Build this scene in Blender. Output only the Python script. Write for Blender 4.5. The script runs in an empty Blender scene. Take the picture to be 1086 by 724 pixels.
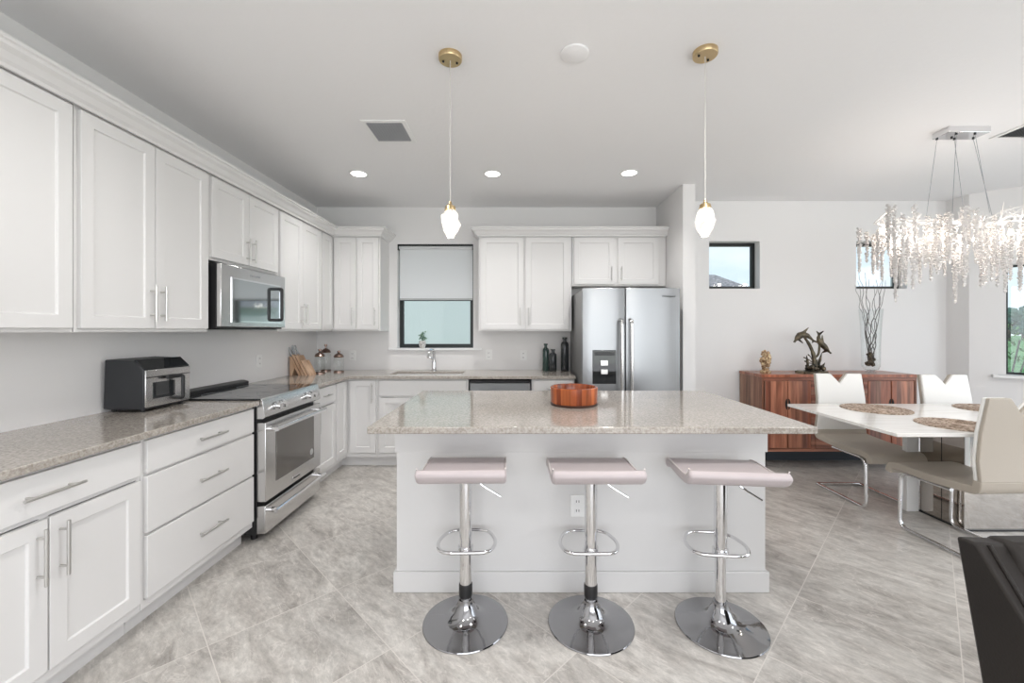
import bpy, bmesh, math, random
from mathutils import Vector, Matrix
random.seed(7)
PI = math.pi
S = bpy.context.scene
COL = S.collection

# ------------------------------------------------------------------ camera, world, lights
H = 1.375                                   # camera height
F = 440.0                                   # focal length in pixels of the 1086 px frame
cam = bpy.data.cameras.new('camera')
cam.sensor_width = 36.0
cam.lens = F * 36.0 / 1086
cam.shift_x = (543 - 547) / 1086
cam.shift_y = (350 - 362) / 1086
cam.clip_start = 0.05
cam.clip_end = 500
camo = bpy.data.objects.new('camera', cam)
camo.location = (0, 0, H)
camo.rotation_euler = (PI / 2, 0, 0)
COL.objects.link(camo)
S.camera = camo

S.view_settings.view_transform = 'Standard'
S.view_settings.look = 'None'
S.view_settings.gamma = 1
S.view_settings.use_curve_mapping = False
S.view_settings.exposure = 0.06

W = bpy.data.worlds.new('world')
S.world = W
W.use_nodes = True
nt = W.node_tree
nt.nodes.clear()
def N(nt, t, **kw):
    n = nt.nodes.new(t)
    for k, v in kw.items():
        setattr(n, k, v)
    return n
tc = N(nt, 'ShaderNodeTexCoord')
sep = N(nt, 'ShaderNodeSeparateXYZ')
nt.links.new(tc.outputs['Generated'], sep.inputs[0])
rmp = N(nt, 'ShaderNodeValToRGB')
rmp.color_ramp.elements[0].position = 0.0
rmp.color_ramp.elements[0].color = (0.80, 0.90, 1.0, 1)
rmp.color_ramp.elements[1].position = 0.55
rmp.color_ramp.elements[1].color = (0.36, 0.60, 0.92, 1)
nt.links.new(sep.outputs['Z'], rmp.inputs[0])
mp = N(nt, 'ShaderNodeMapping')
mp.inputs['Scale'].default_value = (1.5, 1.5, 5)
nt.links.new(tc.outputs['Generated'], mp.inputs[0])
nz = N(nt, 'ShaderNodeTexNoise')
nz.inputs['Scale'].default_value = 2.2
nz.inputs['Detail'].default_value = 6
nt.links.new(mp.outputs[0], nz.inputs[0])
cr = N(nt, 'ShaderNodeValToRGB')
cr.color_ramp.elements[0].position = 0.45
cr.color_ramp.elements[1].position = 0.75
nt.links.new(nz.outputs['Fac'], cr.inputs[0])
mx = N(nt, 'ShaderNodeMixRGB')
mx.inputs[2].default_value = (0.95, 0.97, 1, 1)
nt.links.new(cr.outputs[0], mx.inputs[0])
nt.links.new(rmp.outputs[0], mx.inputs[1])
bg = N(nt, 'ShaderNodeBackground')
bg.inputs[1].default_value = 1.15
out = N(nt, 'ShaderNodeOutputWorld')
nt.links.new(mx.outputs[0], bg.inputs[0])
nt.links.new(bg.outputs[0], out.inputs[0])

def lamp(name, kind, loc, rot, energy, color=(1, 1, 1), **kw):
    l = bpy.data.lights.new(name, kind)
    l.energy = energy
    l.color = color
    for k, v in kw.items():
        setattr(l, k, v)
    o = bpy.data.objects.new(name, l)
    o.location = loc
    o.rotation_euler = rot
    COL.objects.link(o)
    return o
# sun on the houses and garden outside
lamp('sun', 'SUN', (0, 0, 10), (math.radians(52), 0, math.radians(-38)), 2.6, (1, 0.96, 0.9), angle=0.02)
# area lamps standing in for daylight at unseen door openings, right and behind camera
lamp('daylight_right', 'AREA', (5.66, 1.3, 1.3), (0, PI / 2, 0), 40, (0.96, 0.975, 1.0), shape='RECTANGLE', size=2.2, size_y=3.4)
lamp('daylight_rear', 'AREA', (1.4, -3.45, 1.35), (-PI / 2, 0, PI), 122, (0.985, 0.98, 1.0), shape='RECTANGLE', size=5.6, size_y=2.3)

# ------------------------------------------------------------------ materials
MATS = {}
def mat(name, color, rough=0.5, metal=0.0, **kw):
    m = bpy.data.materials.new(name)
    m.use_nodes = True
    b = m.node_tree.nodes['Principled BSDF']
    b.inputs['Base Color'].default_value = (*color, 1)
    b.inputs['Roughness'].default_value = rough
    b.inputs['Metallic'].default_value = metal
    for k, v in kw.items():
        b.inputs[k.replace('_', ' ')].default_value = v
    MATS[name] = m
    return m
def srgb(r, g, b):
    f = lambda c: (c / 255 / 12.92) if c / 255 <= 0.04045 else ((c / 255 + 0.055) / 1.055) ** 2.4
    return (f(r), f(g), f(b))
def bump(m, scale, strength, detail=3, dist=0.01, sc=(1, 1, 1)):
    t = m.node_tree
    b = t.nodes['Principled BSDF']
    tc = N(t, 'ShaderNodeTexCoord'); mp = N(t, 'ShaderNodeMapping'); mp.inputs['Scale'].default_value = sc
    nz = N(t, 'ShaderNodeTexNoise'); nz.inputs['Scale'].default_value = scale; nz.inputs['Detail'].default_value = detail
    bp = N(t, 'ShaderNodeBump'); bp.inputs['Strength'].default_value = strength; bp.inputs['Distance'].default_value = dist
    t.links.new(tc.outputs['Object'], mp.inputs[0]); t.links.new(mp.outputs[0], nz.inputs[0])
    t.links.new(nz.outputs['Fac'], bp.inputs['Height']); t.links.new(bp.outputs[0], b.inputs['Normal'])
    return nz
def noise_color(m, c1, c2, scale, detail=5, sc=(1, 1, 1), p0=0.35, p1=0.65, distortion=0.0):
    t = m.node_tree
    b = t.nodes['Principled BSDF']
    tc = N(t, 'ShaderNodeTexCoord'); mp = N(t, 'ShaderNodeMapping'); mp.inputs['Scale'].default_value = sc
    nz = N(t, 'ShaderNodeTexNoise'); nz.inputs['Scale'].default_value = scale; nz.inputs['Detail'].default_value = detail
    nz.inputs['Distortion'].default_value = distortion
    r = N(t, 'ShaderNodeValToRGB')
    r.color_ramp.elements[0].position = p0; r.color_ramp.elements[0].color = (*c1, 1)
    r.color_ramp.elements[1].position = p1; r.color_ramp.elements[1].color = (*c2, 1)
    t.links.new(tc.outputs['Object'], mp.inputs[0]); t.links.new(mp.outputs[0], nz.inputs[0])
    t.links.new(nz.outputs['Fac'], r.inputs[0]); t.links.new(r.outputs[0], b.inputs['Base Color'])
    return r

wall_m = mat('wall_paint', (0.80, 0.79, 0.785), 0.7); bump(wall_m, 60, 0.05)
ceil_m = mat('ceiling_paint', (0.87, 0.866, 0.868), 0.85); bump(ceil_m, 40, 0.12)
trim_m = mat('trim_paint', (0.86, 0.855, 0.85), 0.4); bump(trim_m, 30, 0.02)
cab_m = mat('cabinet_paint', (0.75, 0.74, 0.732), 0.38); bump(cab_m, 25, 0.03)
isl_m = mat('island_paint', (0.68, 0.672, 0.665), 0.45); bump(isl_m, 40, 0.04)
nickel_m = mat('brushed_nickel', (0.62, 0.61, 0.59), 0.3, 1.0); bump(nickel_m, 200, 0.05)
chrome_m = mat('chrome', (0.78, 0.78, 0.79), 0.06, 1.0)
steel_m = mat('stainless_steel', (0.35, 0.36, 0.37), 0.34, 1.0); bump(steel_m, 30, 0.12, 2, 0.002, (1, 1, 40))
steel2_m = mat('smooth_steel', (0.66, 0.655, 0.65), 0.22, 1.0); bump(steel2_m, 20, 0.06, 2, 0.002, (40, 40, 1))
black_m = mat('black_plastic', (0.012, 0.012, 0.013), 0.35); bump(black_m, 100, 0.03)
blackglass_m = mat('black_glass', (0.02, 0.022, 0.024), 0.04, 0.0, IOR=1.6)
ovenglass_m = mat('oven_glass', (0.10, 0.09, 0.08), 0.05, 0.0, IOR=1.9)
mirrorglass_m = mat('mirror_glass', (0.50, 0.53, 0.54), 0.06, 0.9)
white_plastic_m = mat('white_plastic', (0.85, 0.85, 0.84), 0.35)
bronze_frame_m = mat('black_window_frame', (0.012, 0.016, 0.016), 0.4); bump(bronze_frame_m, 90, 0.03)
brass_m = mat('brushed_brass', (0.62, 0.47, 0.27), 0.28, 1.0); bump(brass_m, 150, 0.05)
cord_m = mat('clear_cord', (0.62, 0.6, 0.56), 0.4)
grate_m = mat('vent_metal', (0.34, 0.35, 0.37), 0.5, 0.4)
dark_m = mat('dark_void', (0.02, 0.02, 0.02), 0.8)
stool_m = mat('stool_vinyl', srgb(190, 180, 181), 0.42); bump(stool_m, 220, 0.06)
stoolside_m = mat('stool_vinyl_edge', srgb(216, 209, 207), 0.4); bump(stoolside_m, 220, 0.06)
leather_w = mat('white_leather', (0.86, 0.85, 0.82), 0.42); bump(leather_w, 150, 0.06)
leather_g = mat('greige_leather', srgb(178, 169, 157), 0.5); bump(leather_g, 150, 0.06)
sofa_m = mat('dark_leather', (0.020, 0.0165, 0.0145), 0.55, 0.0, Specular_IOR_Level=0.3); bump(sofa_m, 140, 0.08, 4)
tabletop_m = mat('white_tabletop', (0.86, 0.84, 0.80), 0.12)
noise_color(tabletop_m, (0.86, 0.84, 0.81), (0.70, 0.66, 0.61), 5, 4, (0.4, 5, 1), 0.52, 0.75, 0.6)
mirror_m = mat('bronze_mirror', (0.50, 0.46, 0.42), 0.04, 1.0)
mat_m = mat('woven_placemat', srgb(150, 128, 112), 0.8)
noise_color(mat_m, srgb(134, 114, 98), srgb(206, 188, 172), 55, 2)
bump(mat_m, 90, 0.6)
blind_m = mat('roller_shade_fabric', (0.92, 0.93, 0.94), 0.8)
sill_m = mat('sill_marble', (0.84, 0.84, 0.84), 0.2)
lightwood_m = mat('light_wood', srgb(196, 160, 130), 0.5); noise_color(lightwood_m, srgb(176, 138, 108), srgb(214, 182, 154), 20, 4, (1, 1, 0.15))
bronze_m = mat('dark_bronze', (0.06, 0.055, 0.045), 0.38, 0.7); noise_color(bronze_m, (0.03, 0.03, 0.026), (0.16, 0.13, 0.085), 16, 4)
gold_m = mat('carved_gold', (0.6, 0.45, 0.3), 0.4, 0.6); noise_color(gold_m, srgb(120, 82, 52), srgb(226, 204, 168), 40, 4)
twig_m = mat('dark_twig', (0.07, 0.06, 0.055), 0.7); noise_color(twig_m, (0.04, 0.035, 0.03), (0.14, 0.12, 0.11), 30, 4)
paletwig_m = mat('pale_twig', srgb(190, 175, 150), 0.8)
moss_m = mat('dark_moss', (0.05, 0.045, 0.03), 0.9); noise_color(moss_m, (0.02, 0.02, 0.015), (0.16, 0.12, 0.08), 50, 4)
lidmetal_m = mat('bronze_lid', srgb(150, 128, 118), 0.25, 0.9); bump(lidmetal_m, 80, 0.05)
sinkwhite_m = mat('sink_enamel', (0.85, 0.85, 0.85), 0.25)
leaf_m = mat('green_leaf', srgb(86, 150, 84), 0.6); noise_color(leaf_m, srgb(58, 120, 60), srgb(140, 190, 110), 6, 3)
sage_m = mat('sage_leaf', srgb(90, 120, 100), 0.6); noise_color(sage_m, srgb(70, 105, 84), srgb(130, 155, 130), 12, 3)
grass_m = mat('lawn_grass', srgb(90, 150, 80), 0.9); noise_color(grass_m, srgb(66, 116, 66), srgb(116, 160, 98), 0.9, 6, (0.5, 1.6, 1))
tree_m = mat('dark_treeline', srgb(50, 84, 80), 0.9); noise_color(tree_m, srgb(34, 66, 62), srgb(70, 104, 92), 0.5, 6)
pond_m = mat('pond_water', srgb(36, 84, 86), 0.25); bump(pond_m, 3, 0.1)
stucco_m = mat('pale_stucco', srgb(203, 207, 208), 0.9); bump(stucco_m, 30, 0.2)
roof_m = mat('grey_roof_tile', srgb(140, 136, 138), 0.9); noise_color(roof_m, srgb(112, 108, 112), srgb(160, 156, 156), 8, 3)
pot_m = mat('pot_ceramic', (0.7, 0.7, 0.68), 0.5); noise_color(pot_m, srgb(150, 148, 144), srgb(228, 226, 222), 60, 2)

def glassy(name, tint, rough=0.0, ior=1.45, alpha_mix=None):
    m = bpy.data.materials.new(name); m.use_nodes = True; t = m.node_tree; t.nodes.clear()
    o = N(t, 'ShaderNodeOutputMaterial'); tr = N(t, 'ShaderNodeBsdfTransparent'); gl = N(t, 'ShaderNodeBsdfGlossy')
    tr.inputs[0].default_value = (*tint, 1); gl.inputs['Roughness'].default_value = rough
    lw = N(t, 'ShaderNodeLayerWeight'); pw = N(t, 'ShaderNodeMath', operation='POWER'); pw.inputs[1].default_value = 3.0
    ml = N(t, 'ShaderNodeMath', operation='MULTIPLY_ADD'); ml.inputs[1].default_value = ior - 0.9; ml.inputs[2].default_value = 0.04
    t.links.new(lw.outputs['Facing'], pw.inputs[0]); t.links.new(pw.outputs[0], ml.inputs[0]); fr = ml
    mi = N(t, 'ShaderNodeMixShader')
    t.links.new(fr.outputs[0], mi.inputs[0]); t.links.new(tr.outputs[0], mi.inputs[1]); t.links.new(gl.outputs[0], mi.inputs[2])
    t.links.new(mi.outputs[0], o.inputs[0])
    return m
pane_m = glassy('window_glass', (0.97, 0.99, 0.98), 0.0, 1.3)
jar_m = glassy('clear_jar_glass', (0.975, 0.985, 0.98), 0.02, 1.3)
vase_m = glassy('clear_vase_glass', (0.93, 0.95, 0.95), 0.02, 1.6)
greybottle_m = mat('smoky_green_glass', (0.05, 0.09, 0.08), 0.08, 0.0, IOR=1.5, Transmission_Weight=0.35)
darkbottle_m = mat('smoky_grey_glass', (0.045, 0.05, 0.055), 0.08, 0.0, IOR=1.5, Transmission_Weight=0.3)

# translucent shade
t = blind_m.node_tree; b = t.nodes['Principled BSDF']
tl = N(t, 'ShaderNodeBsdfTranslucent'); tl.inputs[0].default_value = (0.95, 0.97, 0.98, 1)
mi = N(t, 'ShaderNodeMixShader'); mi.inputs[0].default_value = 0.25
t.links.new(b.outputs[0], mi.inputs[1]); t.links.new(tl.outputs[0], mi.inputs[2])
t.links.new(mi.outputs[0], t.nodes['Material Output'].inputs[0])

def emis(name, color, strength):
    m = bpy.data.materials.new(name); m.use_nodes = True; t = m.node_tree; b = t.nodes['Principled BSDF']
    b.inputs['Base Color'].default_value = (*color, 1)
    b.inputs['Emission Color'].default_value = (*color, 1); b.inputs['Emission Strength'].default_value = strength
    return m
led_m = emis('led_diffuser', (1, 0.97, 0.92), 9)
bulb_m = emis('warm_bulb', (1, 0.88, 0.72), 22)
crystal_m = mat('ice_crystal', (0.96, 0.93, 0.91), 0.12, 0.0, IOR=1.45, Transmission_Weight=0.35)
pendant_m = mat('pendant_crystal', (1, 1, 1), 0.12, 0.0, IOR=1.3, Transmission_Weight=0.7)
chromedark_m = mat('chrome_dim_reflection', (0.36, 0.36, 0.37), 0.07, 1.0)  # chrome darkened to hold the dim reflections of the stool bases in its colour
branch_m = mat('silver_branch', (0.88, 0.86, 0.84), 0.3, 0.5)

# quartz
quartz_m = mat('quartz_counter', (0.5, 0.47, 0.43), 0.10)
t = quartz_m.node_tree; b = t.nodes['Principled BSDF']
tc = N(t, 'ShaderNodeTexCoord')
n1 = N(t, 'ShaderNodeTexNoise'); n1.inputs['Scale'].default_value = 85; n1.inputs['Detail'].default_value = 4
n2 = N(t, 'ShaderNodeTexVoronoi'); n2.inputs['Scale'].default_value = 170
n3 = N(t, 'ShaderNodeTexNoise'); n3.inputs['Scale'].default_value = 4; n3.inputs['Detail'].default_value = 4
for n in (n1, n2, n3): t.links.new(tc.outputs['Object'], n.inputs['Vector'])
r1 = N(t, 'ShaderNodeValToRGB'); r1.color_ramp.elements[0].position = 0.36; r1.color_ramp.elements[0].color = (*srgb(150, 142, 133), 1)
r1.color_ramp.elements[1].position = 0.64; r1.color_ramp.elements[1].color = (*srgb(194, 187, 178), 1)
r2 = N(t, 'ShaderNodeValToRGB'); r2.color_ramp.elements[0].position = 0.0; r2.color_ramp.elements[0].color = (*srgb(134, 122, 111), 1)
r2.color_ramp.elements[1].position = 1.0; r2.color_ramp.elements[1].color = (*srgb(218, 212, 204), 1)
m1 = N(t, 'ShaderNodeMixRGB'); m1.inputs[0].default_value = 0.35
t.links.new(n1.outputs['Fac'], r1.inputs[0]); t.links.new(n2.outputs['Color'], r2.inputs[0])
t.links.new(r1.outputs[0], m1.inputs[1]); t.links.new(r2.outputs[0], m1.inputs[2])
m2 = N(t, 'ShaderNodeMixRGB'); m2.blend_type = 'MULTIPLY'; m2.inputs[0].default_value = 0.25
t.links.new(m1.outputs[0], m2.inputs[1]); t.links.new(n3.outputs['Fac'], m2.inputs[2])
t.links.new(m2.outputs[0], b.inputs['Base Color'])
b.inputs['IOR'].default_value = 1.7

# floor tile: large stone-look porcelain laid on the diagonal
floor_m = mat('floor_tile', (0.55, 0.53, 0.5), 0.3)
t = floor_m.node_tree; b = t.nodes['Principled BSDF']
tc = N(t, 'ShaderNodeTexCoord'); sp = N(t, 'ShaderNodeSeparateXYZ'); t.links.new(tc.outputs['Object'], sp.inputs[0])
def M(op, a, bb=None, c=None):
    n = N(t, 'ShaderNodeMath', operation=op)
    for i, v in enumerate((a, bb, c)):
        if v is None: continue
        if hasattr(v, 'is_output'): t.links.new(v, n.inputs[i])
        else: n.inputs[i].default_value = v
    return n.outputs[0]
u = M('DIVIDE', M('SUBTRACT', M('ADD', sp.outputs[0], sp.outputs[1]), 0.465), 0.785)
v = M('DIVIDE', M('ADD', M('SUBTRACT', sp.outputs[0], sp.outputs[1]), 0.69), 0.82)
fu = M('FRACT', u); fv = M('FRACT', v)
du = M('MINIMUM', fu, M('SUBTRACT', 1.0, fu)); dv = M('MINIMUM', fv, M('SUBTRACT', 1.0, fv))
gr = M('LESS_THAN', M('MINIMUM', du, dv), 0.0036)
cx = N(t, 'ShaderNodeCombineXYZ'); t.links.new(M('FLOOR', u), cx.inputs[0]); t.links.new(M('FLOOR', v), cx.inputs[1])
wn = N(t, 'ShaderNodeTexWhiteNoise', noise_dimensions='3D'); t.links.new(cx.outputs[0], wn.inputs[0])
uv = N(t, 'ShaderNodeCombineXYZ'); t.links.new(u, uv.inputs[0]); t.links.new(M('MULTIPLY', v, 0.42), uv.inputs[1])
off = N(t, 'ShaderNodeVectorMath', operation='SCALE'); t.links.new(wn.outputs['Color'], off.inputs[0]); off.inputs['Scale'].default_value = 17
ad = N(t, 'ShaderNodeVectorMath', operation='ADD'); t.links.new(uv.outputs[0], ad.inputs[0]); t.links.new(off.outputs[0], ad.inputs[1])
a1 = N(t, 'ShaderNodeTexNoise'); a1.inputs['Scale'].default_value = 3.6; a1.inputs['Detail'].default_value = 10; a1.inputs['Roughness'].default_value = 0.74; a1.inputs['Distortion'].default_value = 1.0
t.links.new(ad.outputs[0], a1.inputs[0])
ra = N(t, 'ShaderNodeValToRGB'); e = ra.color_ramp.elements
e[0].position = 0.32; e[0].color = (*srgb(158, 152, 146), 1)
e[1].position = 0.70; e[1].color = (*srgb(226, 222, 216), 1)
x = e.new(0.47); x.color = (*srgb(196, 191, 185), 1)
x = e.new(0.56); x.color = (*srgb(208, 204, 198), 1)
t.links.new(a1.outputs['Fac'], ra.inputs[0])
a2 = N(t, 'ShaderNodeTexNoise'); a2.inputs['Scale'].default_value = 3.4; a2.inputs['Detail'].default_value = 6; a2.inputs['Distortion'].default_value = 2.2
t.links.new(ad.outputs[0], a2.inputs[0])
vein = M('LESS_THAN', M('ABSOLUTE', M('SUBTRACT', a2.outputs['Fac'], 0.5)), 0.009)
mv = N(t, 'ShaderNodeMixRGB'); t.links.new(M('MULTIPLY', vein, 0.35), mv.inputs[0]); t.links.new(ra.outputs[0], mv.inputs[1]); mv.inputs[2].default_value = (*srgb(236, 231, 225), 1)
a3 = N(t, 'ShaderNodeTexNoise'); a3.inputs['Scale'].default_value = 16; a3.inputs['Detail'].default_value = 8; a3.inputs['Roughness'].default_value = 0.8
t.links.new(ad.outputs[0], a3.inputs[0])
r3 = N(t, 'ShaderNodeMapRange'); r3.inputs[1].default_value = 0.35; r3.inputs[2].default_value = 0.65; r3.inputs[3].default_value = 0.74; r3.inputs[4].default_value = 1.14
t.links.new(a3.outputs['Fac'], r3.inputs[0])
h3 = N(t, 'ShaderNodeHueSaturation'); t.links.new(mv.outputs[0], h3.inputs['Color']); t.links.new(r3.outputs[0], h3.inputs['Value'])
hs = N(t, 'ShaderNodeHueSaturation'); t.links.new(h3.outputs[0], hs.inputs['Color'])
t.links.new(M('ADD', M('MULTIPLY', wn.outputs['Value'], 0.12), 0.88), hs.inputs['Value'])
mg = N(t, 'ShaderNodeMixRGB'); t.links.new(gr, mg.inputs[0]); t.links.new(hs.outputs[0], mg.inputs[1]); mg.inputs[2].default_value = (*srgb(212, 207, 201), 1)
t.links.new(mg.outputs[0], b.inputs['Base Color'])
bp = N(t, 'ShaderNodeBump'); bp.inputs['Strength'].default_value = 0.15; bp.inputs['Distance'].default_value = 0.004
t.links.new(a1.outputs['Fac'], bp.inputs['Height']); t.links.new(bp.outputs[0], b.inputs['Normal'])

# reclaimed planks; plank direction along object z (vertical) or x (horizontal)
def plank_mat(name, axis, width, seed, colors, rough=0.35):
    m = mat(name, (0.3, 0.12, 0.07), rough)
    t = m.node_tree; b = t.nodes['Principled BSDF']
    tc = N(t, 'ShaderNodeTexCoord'); sp = N(t, 'ShaderNodeSeparateXYZ'); t.links.new(tc.outputs['Object'], sp.inputs[0])
    def MM(op, a, bb=None):
        n = N(t, 'ShaderNodeMath', operation=op)
        for i, v in enumerate((a, bb)):
            if v is None: continue
            if hasattr(v, 'is_output'): t.links.new(v, n.inputs[i])
            else: n.inputs[i].default_value = v
        return n.outputs[0]
    if axis == 'angle': pos = MM('ADD', MM('DIVIDE', MM('ARCTAN2', sp.outputs[1], sp.outputs[0]), width), seed)
    else: pos = MM('ADD', MM('DIVIDE', sp.outputs[axis], width), seed)
    fl = MM('FLOOR', pos)
    wn = N(t, 'ShaderNodeTexWhiteNoise', noise_dimensions='1D'); t.links.new(fl, wn.inputs['W'])
    r = N(t, 'ShaderNodeValToRGB'); r.color_ramp.interpolation = 'LINEAR'
    e = r.color_ramp.elements
    e[0].color = (*colors[0], 1); e[1].color = (*colors[-1], 1)
    for i, c in enumerate(colors[1:-1]):
        q = e.new((i + 1) / (len(colors) - 1)); q.color = (*c, 1)
    t.links.new(wn.outputs['Value'], r.inputs[0])
    mp = N(t, 'ShaderNodeMapping'); s = [14, 14, 14]
    s[2 if axis in (0, 1, 'angle') else 0] = 1.2
    mp.inputs['Scale'].default_value = s
    av = N(t, 'ShaderNodeVectorMath', operation='ADD'); t.links.new(tc.outputs['Object'], av.inputs[0]); t.links.new(wn.outputs['Color'], av.inputs[1])
    t.links.new(av.outputs[0], mp.inputs[0])
    nz = N(t, 'ShaderNodeTexNoise'); nz.inputs['Scale'].default_value = 1.6; nz.inputs['Detail'].default_value = 8; nz.inputs['Distortion'].default_value = 0.8
    t.links.new(mp.outputs[0], nz.inputs[0])
    mr = N(t, 'ShaderNodeMapRange'); mr.inputs[1].default_value = 0.3; mr.inputs[2].default_value = 0.7; mr.inputs[3].default_value = 0.5; mr.inputs[4].default_value = 1.32
    t.links.new(nz.outputs['Fac'], mr.inputs[0])
    hs = N(t, 'ShaderNodeHueSaturation'); t.links.new(r.outputs[0], hs.inputs['Color']); t.links.new(mr.outputs[0], hs.inputs['Value'])
    t.links.new(hs.outputs[0], b.inputs['Base Color'])
    return m
WC = [srgb(140, 84, 66), srgb(178, 108, 80), srgb(126, 86, 74), srgb(190, 126, 98), srgb(150, 108, 90), srgb(164, 96, 70)]
wood_v = plank_mat('reclaimed_planks_upright', 0, 0.052, 3.3, WC)
wood_s = plank_mat('reclaimed_planks_side', 1, 0.05, 8.1, [srgb(110, 78, 62), srgb(150, 112, 90), srgb(128, 84, 64), srgb(165, 128, 104)])
wood_h = plank_mat('reclaimed_planks_level', 2, 0.055, 5.7, WC)
wood_t = plank_mat('reclaimed_planks_top', 1, 0.09, 1.7, WC, 0.28)
bowl_m = plank_mat('acacia_staves', 'angle', 0.22, 0.3, [srgb(150, 74, 38), srgb(182, 100, 54), srgb(126, 58, 32), srgb(166, 86, 46)], 0.14)

# ------------------------------------------------------------------ mesh helpers
def box(bm, x0, x1, y0, y1, z0, z1):
    vs = [bm.verts.new((x, y, z)) for x in (x0, x1) for y in (y0, y1) for z in (z0, z1)]
    for f in ((0, 1, 3, 2), (4, 6, 7, 5), (0, 4, 5, 1), (2, 3, 7, 6), (0, 2, 6, 4), (1, 5, 7, 3)):
        bm.faces.new([vs[i] for i in f])
def prism(bm, pts, a, b, axis='x'):
    """extrude a 2D outline; axis x: pts are (y,z); axis y: (x,z); axis z: (x,y)"""
    def P(p, h):
        return {'x': (h, p[0], p[1]), 'y': (p[0], h, p[1]), 'z': (p[0], p[1], h)}[axis]
    A = [bm.verts.new(P(p, a)) for p in pts]; B = [bm.verts.new(P(p, b)) for p in pts]
    n = len(pts)
    bm.faces.new(A); bm.faces.new(B[::-1])
    for i in range(n):
        bm.faces.new((A[i], B[i], B[(i + 1) % n], A[(i + 1) % n]))
def lathe(bm, prof, c=(0, 0, 0), seg=32, cap=True):
    rings = []
    for r, z in prof:
        if r < 1e-5:
            rings.append([bm.verts.new((c[0], c[1], c[2] + z))])
        else:
            rings.append([bm.verts.new((c[0] + r * math.cos(2 * PI * k / seg), c[1] + r * math.sin(2 * PI * k / seg), c[2] + z)) for k in range(seg)])
    for a, b in zip(rings, rings[1:]):
        for k in range(seg):
            k2 = (k + 1) % seg
            if len(a) == 1 and len(b) == 1: continue
            if len(a) == 1: bm.faces.new((a[0], b[k2], b[k]))
            elif len(b) == 1: bm.faces.new((a[k], a[k2], b[0]))
            else: bm.faces.new((a[k], a[k2], b[k2], b[k]))
    if cap:
        if len(rings[0]) > 1: bm.faces.new(rings[0][::-1])
        if len(rings[-1]) > 1: bm.faces.new(rings[-1])
def rounded(pts, r, n=5, closed=False):
    """fillet a polyline"""
    P = [Vector(p) for p in pts]; out = []
    L = len(P)
    for i, p in enumerate(P):
        if not closed and i in (0, L - 1): out.append(p); continue
        a = P[i - 1]; b = P[(i + 1) % L]
        da = (a - p); db = (b - p); rr = min(r, da.length * 0.49, db.length * 0.49)
        s = p + da.normalized() * rr; e = p + db.normalized() * rr
        for k in range(n + 1):
            q = k / n
            out.append(s * (1 - q) ** 2 + p * 2 * q * (1 - q) + e * q * q)
    return out
def tube(bm, pts, r, seg=10, closed=False, flat=None):
    """sweep a circle (or a flat ellipse flat=(ra, rb)) along pts; r may be a list"""
    P = [Vector(p) for p in pts]; n = len(P); rings = []
    T0 = (P[1] - P[0]).normalized()
    up = Vector((0, 0, 1)) if abs(T0.z) < 0.9 else Vector((1, 0, 0))
    nrm = (up - T0 * up.dot(T0)).normalized()
    for i in range(n):
        if closed: T = (P[(i + 1) % n] - P[i - 1]).normalized()
        elif i == 0: T = (P[1] - P[0]).normalized()
        elif i == n - 1: T = (P[-1] - P[-2]).normalized()
        else: T = (P[i + 1] - P[i - 1]).normalized()
        nrm = (nrm - T * nrm.dot(T))
        if nrm.length < 1e-6: nrm = T.orthogonal()
        nrm.normalize(); bn = T.cross(nrm)
        rr = r[i] if isinstance(r, (list, tuple)) else r
        ra, rb = (flat if flat else (rr, rr))
        rings.append([bm.verts.new(P[i] + nrm * ra * math.cos(2 * PI * k / seg) + bn * rb * math.sin(2 * PI * k / seg)) for k in range(seg)])
    m = n if closed else n - 1
    for i in range(m):
        a = rings[i]; b = rings[(i + 1) % n]
        for k in range(seg):
            bm.faces.new((a[k], a[(k + 1) % seg], b[(k + 1) % seg], b[k]))
    if not closed:
        bm.faces.new(rings[0][::-1]); bm.faces.new(rings[-1])
def obj(name, bm, m, parent=None, smooth=False, bevel=0, loc=None, sub=0):
    bmesh.ops.recalc_face_normals(bm, faces=bm.faces)
    me = bpy.data.meshes.new(name); bm.to_mesh(me); bm.free()
    me.materials.append(m)
    o = bpy.data.objects.new(name, me); COL.objects.link(o)
    if parent: o.parent = parent
    if loc: o.location = loc
    if bevel:
        md = o.modifiers.new('bevel', 'BEVEL'); md.width = bevel; md.segments = 2; md.limit_method = 'ANGLE'; md.angle_limit = math.radians(40)
    if sub:
        md = o.modifiers.new('sub', 'SUBSURF'); md.levels = sub; md.render_levels = sub
    if smooth or bevel:
        for p in me.polygons: p.use_smooth = True
        me.set_sharp_from_angle(angle=math.radians(38))
    return o
def B(*boxes):
    bm = bmesh.new()
    for b in boxes: box(bm, *b)
    return bm
def thing(name, label, cat, loc=(0, 0, 0), rz=0, group=None):
    o = bpy.data.objects.new(name, None); COL.objects.link(o)
    o.empty_display_size = 0.1
    o.location = loc; o.rotation_euler = (0, 0, rz)
    o['label'] = label; o['category'] = cat
    if group: o['group'] = group
    return o
def tag(o, label, cat, group=None, kind=None):
    o['label'] = label; o['category'] = cat
    if group: o['group'] = group
    if kind: o['kind'] = kind
    return o
def struct(name, bm, m, label, cat, bevel=0):
    o = obj(name, bm, m, None, bevel=bevel); o['kind'] = 'structure'; o['label'] = label; o['category'] = cat
    return o
def sthing(name, label, cat, loc=(0, 0, 0), rz=0):
    o = thing(name, label, cat, loc, rz); o['kind'] = 'structure'; return o
def copy_tree(o, parent=None):
    c = o.copy(); COL.objects.link(c)
    if parent is not None: c.parent = parent
    for ch in list(o.children): copy_tree(ch, c)
    return c
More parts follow.
